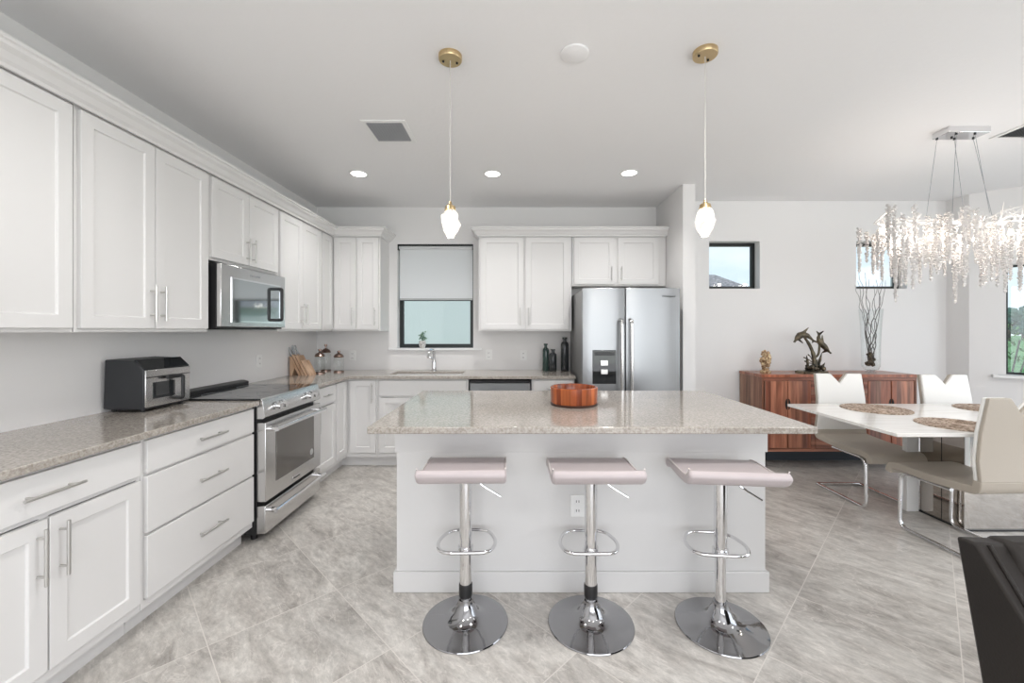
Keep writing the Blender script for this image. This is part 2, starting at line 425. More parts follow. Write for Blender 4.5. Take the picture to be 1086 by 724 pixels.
def text_obj(name, body, size, m, parent, loc, rot, depth=0.0006):
    cu = bpy.data.curves.new(name, 'FONT'); cu.body = body; cu.size = size; cu.extrude = depth; cu.align_x = 'CENTER'; cu.align_y = 'CENTER'
    tmp = bpy.data.objects.new('tmp', cu); COL.objects.link(tmp)
    dg = bpy.context.evaluated_depsgraph_get(); me = bpy.data.meshes.new_from_object(tmp.evaluated_get(dg))
    bpy.data.objects.remove(tmp)
    me.materials.clear(); me.materials.append(m)
    o = bpy.data.objects.new(name, me); COL.objects.link(o); o.parent = parent; o.location = loc; o.rotation_euler = rot
    return o

# ------------------------------------------------------------------ room shell
CZ = 2.79      # ceiling
LX, BY, DY = -2.29, 4.78, 4.55
RX = 5.604
CT = 0.92      # counter top height
struct('floor', B((LX - 0.2, RX + 0.3, -3.7, 5.0, -0.1, 0)), floor_m, 'large grey stone-look floor tiles laid diagonally', 'floor')
struct('ceiling', B((LX - 0.2, RX + 0.3, -3.7, 5.0, CZ, CZ + 0.2)), ceil_m, 'smooth white flat ceiling over kitchen and dining area', 'ceiling')
struct('wall_left', B((LX - 0.2, LX, -3.7, 4.98, 0, CZ)), wall_m, 'white wall behind the range and toaster oven', 'wall')
WX0, WX1, WZ0, WZ1 = -1.365, -0.49, 1.168, 2.367
struct('wall_back', B((LX, WX0, BY, BY + 0.2, 0, CZ), (WX1, 1.74, BY, BY + 0.2, 0, CZ), (WX0, WX1, BY, BY + 0.2, 0, WZ0), (WX0, WX1, BY, BY + 0.2, WZ1, CZ)),
       wall_m, 'white kitchen wall with the shaded window over the sink', 'wall')
struct('wall_partition', B((1.62, 1.74, 4.02, BY, 0, CZ)), wall_m, 'short white wall end beside the refrigerator', 'wall')
A0, A1, B0, B1, VZ0, VZ1 = 2.12, 2.678, 3.733, 4.29, 1.83, 2.35
struct('wall_dining', B((1.74, A0, DY, DY + 0.2, 0, CZ), (A1, B0, DY, DY + 0.2, 0, CZ), (B1, 4.72, DY, DY + 0.2, 0, CZ),
                        (A0, A1, DY, DY + 0.2, 0, VZ0), (A0, A1, DY, DY + 0.2, VZ1, CZ), (B0, B1, DY, DY + 0.2, 0, VZ0), (B0, B1, DY, DY + 0.2, VZ1, CZ)),
       wall_m, 'white dining wall with two small high square windows', 'wall')
struct('wall_return', B((4.72, 4.90, 4.32, DY + 0.2, 0, CZ)), wall_m, 'narrow shaded wall return beside the dining wall', 'wall')
wa = sthing('wall_angled', 'white angled wall with the garden window', 'wall', (4.72, 4.32, 0), -PI / 4)
GX0, GX1, GZ0, GZ1 = 0.25, 0.98, 0.93, 2.03
obj('wall_face', B((0, GX0, 0, 0.2, 0, CZ), (GX1, 1.25, 0, 0.2, 0, CZ), (GX0, GX1, 0, 0.2, 0, GZ0), (GX0, GX1, 0, 0.2, GZ1, CZ)), wall_m, wa)
struct('wall_right', B((RX, RX + 0.2, 3.0, 3.5, 0, CZ), (RX, RX + 0.2, -0.4, 3.0, 2.4, CZ), (RX, RX + 0.2, -3.7, -0.4, 0, CZ)), wall_m,
       'right white wall with the wide patio door opening', 'wall')
struct('wall_rear', B((LX, -1.4, -3.7, -3.5, 0, CZ), (-1.4, 4.2, -3.7, -3.5, 2.5, CZ), (4.2, RX, -3.7, -3.5, 0, CZ)), wall_m,
       'rear white wall with the patio opening behind the camera', 'wall')
# baseboards
struct('baseboard_dining', B((1.74, 4.72, DY - 0.015, DY, 0, 0.13)), trim_m, 'white baseboard along the dining wall', 'baseboard', 0.003)
struct('baseboard_return', B((4.705, 4.72, 4.32, DY - 0.015, 0, 0.13)), trim_m, 'white baseboard on the narrow wall return', 'baseboard', 0.003)
bb = struct('baseboard_angled', B((0.0, 1.25, -0.015, 0, 0, 0.13)), trim_m, 'white baseboard under the garden window', 'baseboard', 0.003)
bb.location = (4.72, 4.32, 0); bb.rotation_euler = (0, 0, -PI / 4)
struct('baseboard_partition', B((1.605, 1.755, 4.005, 4.02, 0, 0.13), (1.74, 1.755, 4.02, DY - 0.015, 0, 0.13)), trim_m, 'white baseboard round the wall end by the refrigerator', 'baseboard', 0.003)

# windows
def window(name, label, x0, x1, z0, z1, y, fw, loc=(0, 0, 0), rz=0, sill=None, rail=None):
    w = sthing(name, label, 'window', loc, rz)
    d = 0.04
    bs = [(x0, x0 + fw, y, y + d, z0, z1), (x1 - fw, x1, y, y + d, z0, z1), (x0 + fw, x1 - fw, y, y + d, z0, z0 + fw), (x0 + fw, x1 - fw, y, y + d, z1 - fw, z1)]
    if rail: bs.append((x0 + fw, x1 - fw, y, y + d, rail, rail + 0.035))
    obj('window_frame', B(*bs), bronze_frame_m, w)
    obj('pane', B((x0 + fw, x1 - fw, y + 0.018, y + 0.022, z0 + fw, z1 - fw)), pane_m, w)
    if sill: obj('window_sill', B(sill), sill_m, w, bevel=0.004)
    return w
window('window_1', 'black-framed window over the kitchen sink with lowered shade', WX0, WX1, WZ0, WZ1, BY + 0.1, 0.045,
       sill=(-1.46, -0.385, BY - 0.035, BY, WZ0 - 0.025, WZ0), rail=1.72)
window('window_2', 'small square black-framed window right of the refrigerator wall', A0, A1, VZ0, VZ1, DY + 0.1, 0.035)
window('window_3', 'small square black-framed window behind the crystal chandelier', B0, B1, VZ0, VZ1, DY + 0.1, 0.035)
window('window_4', 'tall garden window at the right edge with marble sill', GX0, GX1, GZ0, GZ1, 0.1, 0.02, (4.72, 4.32, 0), -PI / 4,
       sill=(0.16, 1.07, -0.07, 0, GZ0 - 0.03, GZ0))
# shade
sh = thing('roller_shade', 'white roller shade pulled halfway down over the sink window', 'window shade', (0, 0, 0))
obj('fabric', B((WX0 + 0.012, WX1 - 0.012, BY + 0.056, BY + 0.060, 1.745, WZ1 - 0.03)), blind_m, sh)
obj('hem_bar', B((WX0 + 0.012, WX1 - 0.012, BY + 0.052, BY + 0.064, 1.725, 1.745)), mat('grey_hem', (0.45, 0.46, 0.46), 0.5), sh)
bm = bmesh.new(); tube(bm, [(WX0 + 0.004, BY + 0.045, WZ1 - 0.03), (WX1 - 0.004, BY + 0.045, WZ1 - 0.03)], 0.022, 14)
obj('roller', bm, blind_m, sh, smooth=True)
obj('bracket', B((WX0, WX0 + 0.012, BY + 0.01, BY + 0.07, WZ1 - 0.065, WZ1), (WX0 + 0.012, WX1 - 0.012, BY + 0.01, BY + 0.02, WZ1 - 0.022, WZ1)), bronze_frame_m, sh)
obj('bracket', B((WX1 - 0.012, WX1, BY + 0.01, BY + 0.07, WZ1 - 0.065, WZ1)), bronze_frame_m, sh)

# ------------------------------------------------------------------ outside
struct('ground_lawn', B((-60, 140, -60, 160, -0.35, -0.15)), grass_m, 'green lawn outside the windows', 'lawn')
struct('bounce_patio', B((RX + 0.2, RX + 5.5, -3.7, 3.4, -0.15, -0.03), (-3, RX + 0.2, -8.5, -3.7, -0.15, -0.03)), mat('pale_paving', srgb(214, 210, 204), 0.8), 'unseen pale patio slab added to whiten light bounced indoors', 'patio')  # patio slab added so bounced light and reflections turn whiter, less lawn green
def treeblob(x, y, r, h, label):
    bm = bmesh.new()
    for k in range(26):
        a = random.uniform(0, 2 * PI); q = random.uniform(0, r)
        cz = random.uniform(0.45, 0.95) * h * (1 - 0.35 * q / r)
        bmesh.ops.create_icosphere(bm, subdivisions=1, radius=random.uniform(0.28, 0.42) * r,
                                   matrix=Matrix.Translation((q * math.cos(a), q * math.sin(a), cz - 0.2 * r)) @ Matrix.Rotation(a, 4, 'X'))
    t = thing('garden_tree', label, 'tree', (x, y, -0.15), 0, 'trees beyond the lawn')
    obj('crown', bm, tree_m, t)
    bm = bmesh.new(); tube(bm, [(0, 0, 0), (0.1, 0, h * 0.7)], 0.2, 6); obj('trunk', bm, twig_m, t)
for k in range(10):
    treeblob(51 + k * 5.7, 73 - k * 1.6, 2.0, 5.6 + (k % 4) * 0.5, 'distant dark green tree beyond the lawn, seen through the garden window')
    treeblob(48 + k * 5.7 + (3 if k % 2 else 0) * 0, 66 - k * 1.6, 2.0, 4.6 + (k % 3) * 0.7, 'distant dark green tree beyond the lawn, seen through the garden window')
# neighbouring houses
def house(x0, x1, y0, y1, h, rh, label, name='neighbour_house'):
    t = thing(name, label, 'house', ((x0 + x1) / 2, (y0 + y1) / 2, -0.15))
    w, d = (x1 - x0) / 2, (y1 - y0) / 2
    obj('wall', B((-w, w, -d, d, 0, h)), stucco_m, t)
    bm = bmesh.new(); e = 0.4
    vs = [bm.verts.new(p) for p in ((-w - e, -d - e, h), (w + e, -d - e, h), (w + e, d + e, h), (-w - e, d + e, h), (-w * 0.15, 0, h + rh), (w * 0.15, 0, h + rh))]
    for f in ((0, 1, 5, 4), (1, 2, 5), (2, 3, 4, 5), (3, 0, 4), (3, 2, 1, 0)): bm.faces.new([vs[i] for i in f])
    obj('roof', bm, roof_m, t)
    return t
house(-7, 0.9, 8.2, 14, 3.1, 1.4, 'pale stucco house close outside the sink window')
house(7.2, 12.6, 19, 24, 2.55, 1.85, 'distant house with grey roof seen through the small dining window')
# shrub by the garden window
gb = thing('garden_shrub', 'feathery light green shrub just outside the garden window', 'shrub', (6.12, 5.25, -0.15))
bm = bmesh.new()
for k in range(700):
    a = random.uniform(0, 2 * PI); z = random.uniform(0.2, 1.62); r = random.uniform(0, 0.33) * (1.0 - abs(z - 0.8) / 1.4)
    p = Vector((r * math.cos(a), r * math.sin(a), z)); l = random.uniform(0.05, 0.10)
    R = Matrix.Rotation(random.uniform(0, 6.28), 3, 'Z') @ Matrix.Rotation(random.uniform(-1, 1), 3, 'X')
    vs = [bm.verts.new(p + R @ Vector(q)) for q in ((0, 0, 0), (l * 0.18, l * 0.4, 0.004), (0, l, 0), (-l * 0.18, l * 0.4, 0.004))]
    bm.faces.new(vs)
obj('foliage', bm, leaf_m, gb)
bm = bmesh.new()
for k in range(7):
    a = k * 0.9; tube(bm, [(0, 0, 0), (0.12 * math.cos(a), 0.12 * math.sin(a), 0.8), (0.26 * math.cos(a), 0.26 * math.sin(a), 1.4)], 0.008, 5)
obj('stem', bm, twig_m, gb)

# ------------------------------------------------------------------ cabinets
def shaker(x0, x1, z0, z1, y=-0.02, th=0.02, st=0.058, rc=0.009):
    """door front facing -y, recessed centre panel"""
    bm = bmesh.new()
    def V(x, yy, z): return bm.verts.new((x, yy, z))
    O = [V(x, y, z) for x, z in ((x0, z0), (x1, z0), (x1, z1), (x0, z1))]
    I = [V(x, y, z) for x, z in ((x0 + st, z0 + st), (x1 - st, z0 + st), (x1 - st, z1 - st), (x0 + st, z1 - st))]
    q = 0.004
    R = [V(x, y + rc, z) for x, z in ((x0 + st + q, z0 + st + q), (x1 - st - q, z0 + st + q), (x1 - st - q, z1 - st - q), (x0 + st + q, z1 - st - q))]
    K = [V(x, y + th, z) for x, z in ((x0, z0), (x1, z0), (x1, z1), (x0, z1))]
    for i in range(4):
        j = (i + 1) % 4
        bm.faces.new((O[i], O[j], I[j], I[i])); bm.faces.new((I[i], I[j], R[j], R[i])); bm.faces.new((O[j], O[i], K[i], K[j]))
    bm.faces.new(R); bm.faces.new(K[::-1])
    return bm
def handle(parent, p, length, vertical=True, y=-0.02):
    bm = bmesh.new(); x, z = p; h = length / 2; o = 0.032; r = 0.006
    ax = (lambda s: (x, y - o, z + s)) if vertical else (lambda s: (x + s, y - o, z))
    tube(bm, [ax(-h), ax(h)], r, 10)
    for s in (-h * 0.68, h * 0.68):
        a = ax(s); tube(bm, [(a[0], y, a[2]), a], r * 0.8, 8)
    return obj('handle', bm, nickel_m, parent, smooth=True)
def carcass(w, d, z0, z1, t=0.018, stile=0.02, rails=(), top=True):
    bs = [(0, t, 0.0, d, z0, z1), (w - t, w, 0.0, d, z0, z1), (t, w - t, 0, d, z0, z0 + t), (t, w - t, d - 0.01, d, z0 + t, z1),
          (t, w - t, 0, 0.02, z0 + t, z0 + t + 0.02), (t, w - t, 0, 0.02, z1 - 0.04, z1), ]
    if top: bs.append((t, w - t, 0.02, d - 0.01, z1 - t, z1))
    for r in rails: bs.append((t, w - t, 0, 0.02, r - 0.012, r + 0.012))
    return B(*bs)
def add_stiles(c, w, z0, z1, doors):
    ds = sorted((d[0], d[1]) for d in doors); gaps = []
    ds2 = [(0, 0.018)] + ds + [(w - 0.018, w)]
    for a, b in zip(ds2, ds2[1:]):
        if b[0] - a[1] > -0.001: gaps.append((max(0.0181, a[1] - 0.012), min(w - 0.0181, b[0] + 0.012)))
    for a, b in gaps:
        if b > a: obj('stile', B((a, b, 0.0002, 0.019, z0 + 0.039, z1 - 0.041)), cab_m, c)
def upper(label, loc, rz, w, z0, z1, doors, d=0.31, hz=1.52, hl=0.19):
    c = thing('wall_cabinet', label, 'cabinet', loc, rz)
    zt = z1 - 0.03
    obj('body', carcass(w, d, z0, z1), cab_m, c)
    add_stiles(c, w, z0, z1, doors)
    for (x0, x1, hx) in doors:
        dr = obj('door', shaker(x0, x1, z0 + 0.018, zt), cab_m, c, bevel=0.0015)
        if hx is not None: handle(dr, (hx, hz), hl)
    return c
UZ0, UZ1 = 1.366, 2.40
RZ = PI / 2
UX = -1.98    # face-frame plane of left uppers (doors reach -1.96)
g = 0.012
def pair(w, m=0.014):
    h = w / 2
    return [(m, h - 0.003, h - 0.032), (h + 0.003, w - m, h + 0.032)]
upper('white wall cabinet at the near left, nearest the camera', (UX, 1.085, 0), RZ, 0.765, UZ0, UZ1, pair(0.765))
upper('white two-door wall cabinet above the black toaster oven', (UX, 1.857, 0), RZ, 0.803, UZ0, UZ1, pair(0.803))
upper('short white two-door wall cabinet above the microwave', (UX, 2.666, 0), RZ, 0.772, 1.83, UZ1, pair(0.772), hz=1.955, hl=0.17)
upper('white two-door wall cabinet just right of the microwave', (UX, 3.444, 0), RZ, 0.75, UZ0, UZ1, pair(0.75))
c = upper('narrow white corner wall cabinet beside the back wall', (UX, 4.20, 0), RZ, 0.265, UZ0, UZ1, [(0.012, 0.25, None)])
UBY = 4.47    # face-frame plane of back uppers
upper('white two-door wall cabinet left of the sink window', (-1.975, UBY, 0), 0, 0.515, UZ0, UZ1, [(0.025, 0.262, 0.228), (0.268, 0.50, 0.466)])
upper('white two-door wall cabinet right of the sink window', (-0.40, UBY, 0), 0, 1.0, UZ0, UZ1, [(0.022, 0.482, 0.446), (0.506, 0.972, 0.536)])
upper('short white two-door cabinet above the refrigerator', (0.606, UBY, 0), 0, 1.008, 1.85, UZ1, [(0.02, 0.455, 0.42), (0.49, 0.93, 0.525)], hz=1.98, hl=0.15)

def crown_profile():
    # (outward, z) from the cabinet face
    return [(0.0, 2.40), (0.0, 2.378), (0.012, 2.378), (0.016, 2.392), (0.030, 2.402), (0.046, 2.425), (0.066, 2.438), (0.068, 2.452), (0.078, 2.456), (0.078, 2.470), (0.0, 2.470)]
def crown(name, path, label, inward):
    """sweep the crown along a plan path; each entry: point, outward miter direction"""
    bm = bmesh.new(); rings = []
    for (px, py), (ox, oy) in path:
        rings.append([bm.verts.new((px + ox * a, py + oy * a, z)) for a, z in crown_profile()])
    n = len(rings[0])
    for a, b in zip(rings, rings[1:]):
        for k in range(n): bm.faces.new((a[k], a[(k + 1) % n], b[(k + 1) % n], b[k]))
    bm.faces.new(rings[0][::-1]); bm.faces.new(rings[-1])
    o = struct(name, bm, cab_m, label, 'crown molding'); return o
FX = UX + 0.0215
FY = UBY - 0.0215
crown('trim_1', [((FX, 1.085), (1, 0)), ((FX, FY), (1, -1)), ((-1.4585, FY), (1, -1)), ((-1.4585, BY - 0.002), (1, 0))], 'white crown molding over the left and corner wall cabinets', None)
crown('trim_2', [((-0.4015, BY - 0.002), (-1, 0)), ((-0.4015, FY), (-1, -1)), ((1.6185, FY), (0, -1))], 'white crown molding over the back wall cabinets', None)
# tops so the crown reads as boxed
# base cabinets: local frame, front plane y=0, facing -y
def base(label, loc, rz, w, doors=(), drawers=(), d=0.57, blanks=(), name='base_cabinet', top=0.888):
    c = thing(name, label, 'cabinet', loc, rz)
    obj('body', carcass(w, d, 0.105, top, rails=[0.715] + [q[2] - 0.007 for q in drawers if q[2] > 0.3 and q[2] < 0.7], top=False), cab_m, c)
    obj('toe_kick', B((0, w, 0.07, 0.085, 0, 0.105)), cab_m, c)
    if doors: add_stiles(c, w, 0.105, top, doors)
    for (x0, x1, z0, z1, hx, hz) in doors:
        dr = obj('door', shaker(x0, x1, z0, z1), cab_m, c, bevel=0.0015)
        if hx is not None: handle(dr, (hx, hz), 0.2)
    for (x0, x1, z0, z1, hl) in drawers:
        dr = obj('drawer', B((x0, x1, -0.02, 0, z0, z1)), cab_m, c, bevel=0.0025)
        if hl: handle(dr, ((x0 + x1) / 2, (z0 + z1) / 2 + 0.0), hl, False)
    return c
BX = -1.70
base('white base cabinet at the near left corner with one wide drawer over two doors', (BX, 1.112, 0), RZ, 0.763,
     [(0.012, 0.378, 0.15, 0.70, 0.345, 0.575), (0.385, 0.748, 0.15, 0.70, 0.418, 0.575)], [(0.012, 0.748, 0.722, 0.872, 0.2)])
base('white three-drawer base cabinet left of the range', (BX, 1.878, 0), RZ, 0.797, [],
     [(0.014, 0.785, 0.722, 0.872, 0.2), (0.014, 0.785, 0.45, 0.708, 0.2), (0.014, 0.785, 0.15, 0.436, 0.2)])
base('narrow white base cabinet just beyond the range with drawer over door', (BX, 3.45, 0), RZ, 0.44,
     [(0.012, 0.425, 0.15, 0.70, 0.05, 0.60)], [(0.012, 0.425, 0.722, 0.872, 0.14)])
BBY = 4.16
base('white corner base cabinet with a plain full-height panel door', (BX, 3.893, 0), RZ, 0.265, [(0.012, 0.24, 0.15, 0.872, None, 0)])
bc = base('white base cabinet with one tall door left of the sink cabinet', (-1.70, BBY, 0), 0, 0.315, [(0.045, 0.300, 0.15, 0.872, 0.268, 0.75)])
obj('toe_kick', B((-0.085, -0.0005, 0.07, 0.085, 0, 0.105), (-0.085, -0.07, 0.0, 0.07, 0, 0.105)), cab_m, bc)
base('white sink base cabinet with a false drawer front over two doors', (-1.383, BBY, 0), 0, 0.91,
     [(0.02, 0.452, 0.15, 0.70, 0.42, 0.575), (0.458, 0.89, 0.15, 0.70, 0.49, 0.575)], [(0.02, 0.89, 0.722, 0.872, 0)])
base('small white base cabinet between dishwasher and refrigerator', (0.158, BBY, 0), 0, 0.43,
     [(0.015, 0.415, 0.15, 0.70, 0.05, 0.60)], [(0.015, 0.415, 0.722, 0.872, 0.14)])

# countertops
ct = tag(obj('countertop', B((LX + 0.001, -1.652, 1.09, 2.676, 0.889, CT)), quartz_m, bevel=0.004),
         'grey speckled quartz countertop under the toaster oven', 'countertop')
SX0, SX1, SY0, SY1 = -1.31, -0.56, 4.24, 4.60
bm = bmesh.new()
xs = [LX + 0.001, -1.652, SX0, SX1, 0.595]; ys = [3.444, 4.112, SY0, SY1, BY - 0.001]
cells = [(0, 0)] + [(i, j) for i in range(4) for j in range(1, 4) if not (i == 2 and j == 2)]
top = {}
def vt(i, j, z):
    k = (i, j, z)
    if k not in top: top[k] = bm.verts.new((xs[i], ys[j], z))
    return top[k]
z0, z1 = 0.889, CT
cs = set(cells)
for (i, j) in cells:
    bm.faces.new([vt(i, j, z1), vt(i + 1, j, z1), vt(i + 1, j + 1, z1), vt(i, j + 1, z1)])
    bm.faces.new([vt(i, j, z0), vt(i, j + 1, z0), vt(i + 1, j + 1, z0), vt(i + 1, j, z0)])
    for (di, dj, a, b) in ((-1, 0, (i, j), (i, j + 1)), (1, 0, (i + 1, j), (i + 1, j + 1)), (0, -1, (i, j), (i + 1, j)), (0, 1, (i, j + 1), (i + 1, j + 1))):
        if (i + di, j + dj) not in cs:
            bm.faces.new([vt(*a, z0), vt(*b, z0), vt(*b, z1), vt(*a, z1)])
tag(obj('countertop', bm, quartz_m, bevel=0.004), 'L-shaped grey quartz countertop around the sink and back corner', 'countertop')
# sink
sk = thing('kitchen_sink', 'white undermount kitchen sink below the window', 'sink', ((SX0 + SX1) / 2, (SY0 + SY1) / 2, 0.70))
w, d = (SX1 - SX0) / 2, (SY1 - SY0) / 2
obj('basin', B((-w, w, -d, d, 0, 0.01), (-w - 0.01, -w, -d, d, 0, 0.188), (w, w + 0.01, -d, d, 0, 0.188), (-w - 0.01, w + 0.01, -d - 0.01, -d, 0, 0.188), (-w - 0.01, w + 0.01, d, d + 0.01, 0, 0.188)), sinkwhite_m, sk)
bm = bmesh.new(); lathe(bm, [(0.04, 0.0), (0.04, 0.004), (0.025, 0.002)], (0, 0, 0.01), 20); obj('drain', bm, chrome_m, sk, smooth=True)
# faucet
fa = thing('kitchen_faucet', 'chrome single-lever faucet behind the kitchen sink', 'faucet', (-0.92, 4.67, CT))
bm = bmesh.new(); lathe(bm, [(0.032, 0), (0.032, 0.008), (0.026, 0.012), (0.025, 0.10), (0.02, 0.12)], seg=20); obj('base', bm, chrome_m, fa, smooth=True)
bm = bmesh.new(); tube(bm, rounded([(0, 0, 0.11), (0, 0, 0.235), (-0.02, -0.14, 0.235), (-0.03, -0.18, 0.16)], 0.06), 0.015, 12); obj('spout', bm, chrome_m, fa, smooth=True)
bm = bmesh.new(); tube(bm, rounded([(0.0, 0.0, 0.12), (-0.03, 0.01, 0.14), (-0.07, 0.0, 0.17)], 0.02), [0.010] * 8, 8); obj('lever', bm, chrome_m, fa, smooth=True)

# outlets
def outlet(label, loc, rz, switch=False):
    t = thing('wall_outlet', label, 'outlet', loc, rz)
    obj('plate', B((-0.037, 0.037, -0.006, 0, -0.058, 0.058)), white_plastic_m, t, bevel=0.002)
    for s in (-0.024, 0.024):
        obj('socket', B((-0.016, 0.016, -0.008, -0.006, s - 0.014, s + 0.014)), trim_m, t, bevel=0.002)
        obj('slot', B((-0.008, -0.005, -0.0085, -0.008, s - 0.006, s + 0.006), (0.005, 0.008, -0.0085, -0.008, s - 0.006, s + 0.006)), black_m, t)
outlet('white wall outlet above the cooktop on the left wall', (LX, 3.70, 1.10), RZ)
outlet('white wall outlet right of the three glass canisters', (-1.88, BY, 1.08), 0)
outlet('white wall outlet right of the faucet, just under the sill end', (-0.31, BY, 1.09), 0)
outlet('white wall outlet left of the smoky glass bottles', (0.087, BY, 1.085), 0)

# ------------------------------------------------------------------ range
rg = thing('range', 'stainless steel slide-in range with black glass cooktop', 'range', (-1.648, 2.680, 0), RZ)
RW = 0.76
obj('body', B((0, RW, 0.03, 0.60, 0.05, 0.905)), black_m, rg)
obj('cooktop', B((-0.002, RW + 0.002, 0.0, 0.60, 0.9215, 0.932)), blackglass_m, rg, bevel=0.002)
bm = bmesh.new(); prism(bm, [(0.565, 0.932), (0.565, 0.955), (0.60, 0.965), (0.632, 0.965), (0.632, 0.932)], 0.0, RW)
obj('rear_vent_trim', bm, black_m, rg, bevel=0.003)
bm = bmesh.new(); prism(bm, [(0.03, 0.80), (-0.015, 0.80), (-0.028, 0.812), (-0.012, 0.915), (0.0, 0.9315), (0.03, 0.9315)], 0.0, RW)
cp = obj('control_panel', bm, steel2_m, rg, bevel=0.002)
for kx in (0.13, 0.20, 0.555, 0.625):
    bm = bmesh.new(); tube(bm, [(kx, -0.022, 0.868), (kx, -0.032, 0.867), (kx, -0.034, 0.867), (kx, -0.062, 0.863)], [0.027, 0.027, 0.021, 0.019], 18)
    obj('knob', bm, chrome_m, cp, smooth=True)
od = obj('oven_door', B((0.004, RW - 0.004, -0.03, 0.03, 0.262, 0.775)), steel2_m, rg, bevel=0.004)
obj('oven_window', B((0.12, RW - 0.12, -0.033, -0.03, 0.36, 0.69)), ovenglass_m, od)
bm = bmesh.new(); tube(bm, [(0.03, -0.085, 0.728), (RW - 0.03, -0.085, 0.728)], 0.014, 14)
for kx in (0.055, RW - 0.055): tube(bm, [(kx, -0.03, 0.728), (kx, -0.085, 0.728)], 0.018, 12)
obj('handle', bm, chrome_m, od, smooth=True)
obj('badge', B((RW / 2 - 0.055, RW / 2 + 0.055, -0.033, -0.03, 0.285, 0.312)), chrome_m, od, bevel=0.001)
text_obj('badge_lettering', 'KitchenAid', 0.020, black_m, od, (RW / 2, -0.0335, 0.2985), (PI / 2, 0, 0))
bm = bmesh.new(); tube(bm, [(0.60, -0.0331, 0.415), (0.60, -0.0345, 0.415)], 0.024, 20); obj('sticker', bm, mat('pale_sticker', (0.45, 0.45, 0.44), 0.4), od)
wd = obj('warming_drawer', B((0.004, RW - 0.004, -0.028, 0.03, 0.055, 0.235)), steel2_m, rg, bevel=0.004)
bm = bmesh.new(); tube(bm, [(0.03, -0.08, 0.195), (RW - 0.03, -0.08, 0.195)], 0.013, 14)
for kx in (0.055, RW - 0.055): tube(bm, [(kx, -0.028, 0.195), (kx, -0.08, 0.195)], 0.017, 12)
obj('handle', bm, chrome_m, wd, smooth=True)
for kx, ky in ((0.06, 0.08), (RW - 0.06, 0.08), (0.06, 0.54), (RW - 0.06, 0.54)):
    bm = bmesh.new(); lathe(bm, [(0.02, 0), (0.02, 0.05)], (kx, ky, 0), 12); obj('foot', bm, black_m, rg, smooth=True)
for ex, ey, er in ((0.19, 0.16, 0.10), (0.57, 0.16, 0.085), (0.19, 0.42, 0.085), (0.57, 0.42, 0.10)):
    bm = bmesh.new()
    tube(bm, [(ex + er * math.cos(k * PI / 20), ey + er * math.sin(k * PI / 20), 0.9322) for k in range(40)], 0.001, 4, closed=True)
    obj('burner_ring', bm, grate_m, rg)

# microwave
mw = thing('microwave', 'stainless steel over-the-range microwave with tall bar handle', 'microwave', (-1.905, 2.681, 1.385), RZ)
MW, MH = 0.748, 0.425
obj('body', B((0, MW, 0.03, 0.38, 0, MH)), black_m, mw, bevel=0.003)
obj('front_panel', B((0, MW, 0.0, 0.03, 0.012, MH)), steel2_m, mw, bevel=0.004)
dr = obj('door_window', B((0.11, 0.66, -0.004, 0.0, 0.055, 0.335)), mirrorglass_m, mw)
obj('window_border', B((0.098, 0.11, -0.006, 0.0, 0.043, 0.347), (0.66, 0.672, -0.006, 0.0, 0.043, 0.347), (0.11, 0.66, -0.006, 0, 0.043, 0.055), (0.11, 0.66, -0.006, 0, 0.335, 0.347)), chrome_m, mw)
bm = bmesh.new(); tube(bm, rounded([(0.60, -0.003, 0.07), (0.60, -0.055, 0.07), (0.60, -0.055, 0.315), (0.60, -0.003, 0.315)], 0.012), 0.012, 10)
obj('handle', bm, black_m, mw, smooth=True)
text_obj('lettering', 'KitchenAid', 0.026, grate_m, mw, (MW / 2 - 0.02, -0.0006, 0.382), (PI / 2, 0, 0))
obj('underside_grille', B((0.05, MW - 0.05, 0.05, 0.33, -0.006, 0)), black_m, mw)

# toaster oven
ao = thing('toaster_oven', 'black and silver air-fryer oven on the left countertop', 'toaster oven', (-2.05, 2.285, CT), RZ)
AW = 0.32
bm = bmesh.new(); prism(bm, [(0.0, 0.014), (0.225, 0.018), (0.215, 0.292), (0.055, 0.285), (0.0, 0.232)], 0, AW)
obj('body', bm, mat('graphite_plastic', (0.028, 0.03, 0.034), 0.5), ao, bevel=0.006)
bm = bmesh.new(); prism(bm, [(-0.003, 0.238), (0.052, 0.290), (0.058, 0.288), (0.0, 0.232)], 0.006, AW - 0.006)
obj('control_display', bm, blackglass_m, ao)
obj('front_panel', B((0.004, AW - 0.004, -0.008, 0.0, 0.025, 0.232)), steel2_m, ao, bevel=0.003)
obj('panel_seam', B((0.006, AW - 0.006, -0.0087, -0.008, 0.188, 0.193)), black_m, ao)
obj('oven_window', B((0.05, 0.20, -0.0095, -0.008, 0.068, 0.160)), blackglass_m, ao)
bm = bmesh.new(); tube(bm, rounded([(0.215, -0.008, 0.182), (0.215, -0.045, 0.182), (0.215, -0.045, 0.05), (0.215, -0.008, 0.05)], 0.01), 0.010, 8)
tube(bm, [(0.12, -0.03, 0.182), (0.215, -0.03, 0.182)], 0.010, 8)
obj('handle', bm, black_m, ao, smooth=True)
obj('control_slot', B((0.258, 0.266, -0.0095, -0.008, 0.075, 0.168)), black_m, ao)
for kx, ky in ((0.03, 0.03), (AW - 0.03, 0.03), (0.03, 0.19), (AW - 0.03, 0.19)):
    bm = bmesh.new(); lathe(bm, [(0.012, 0), (0.012, 0.016)], (kx, ky, 0), 10); obj('foot', bm, black_m, ao)

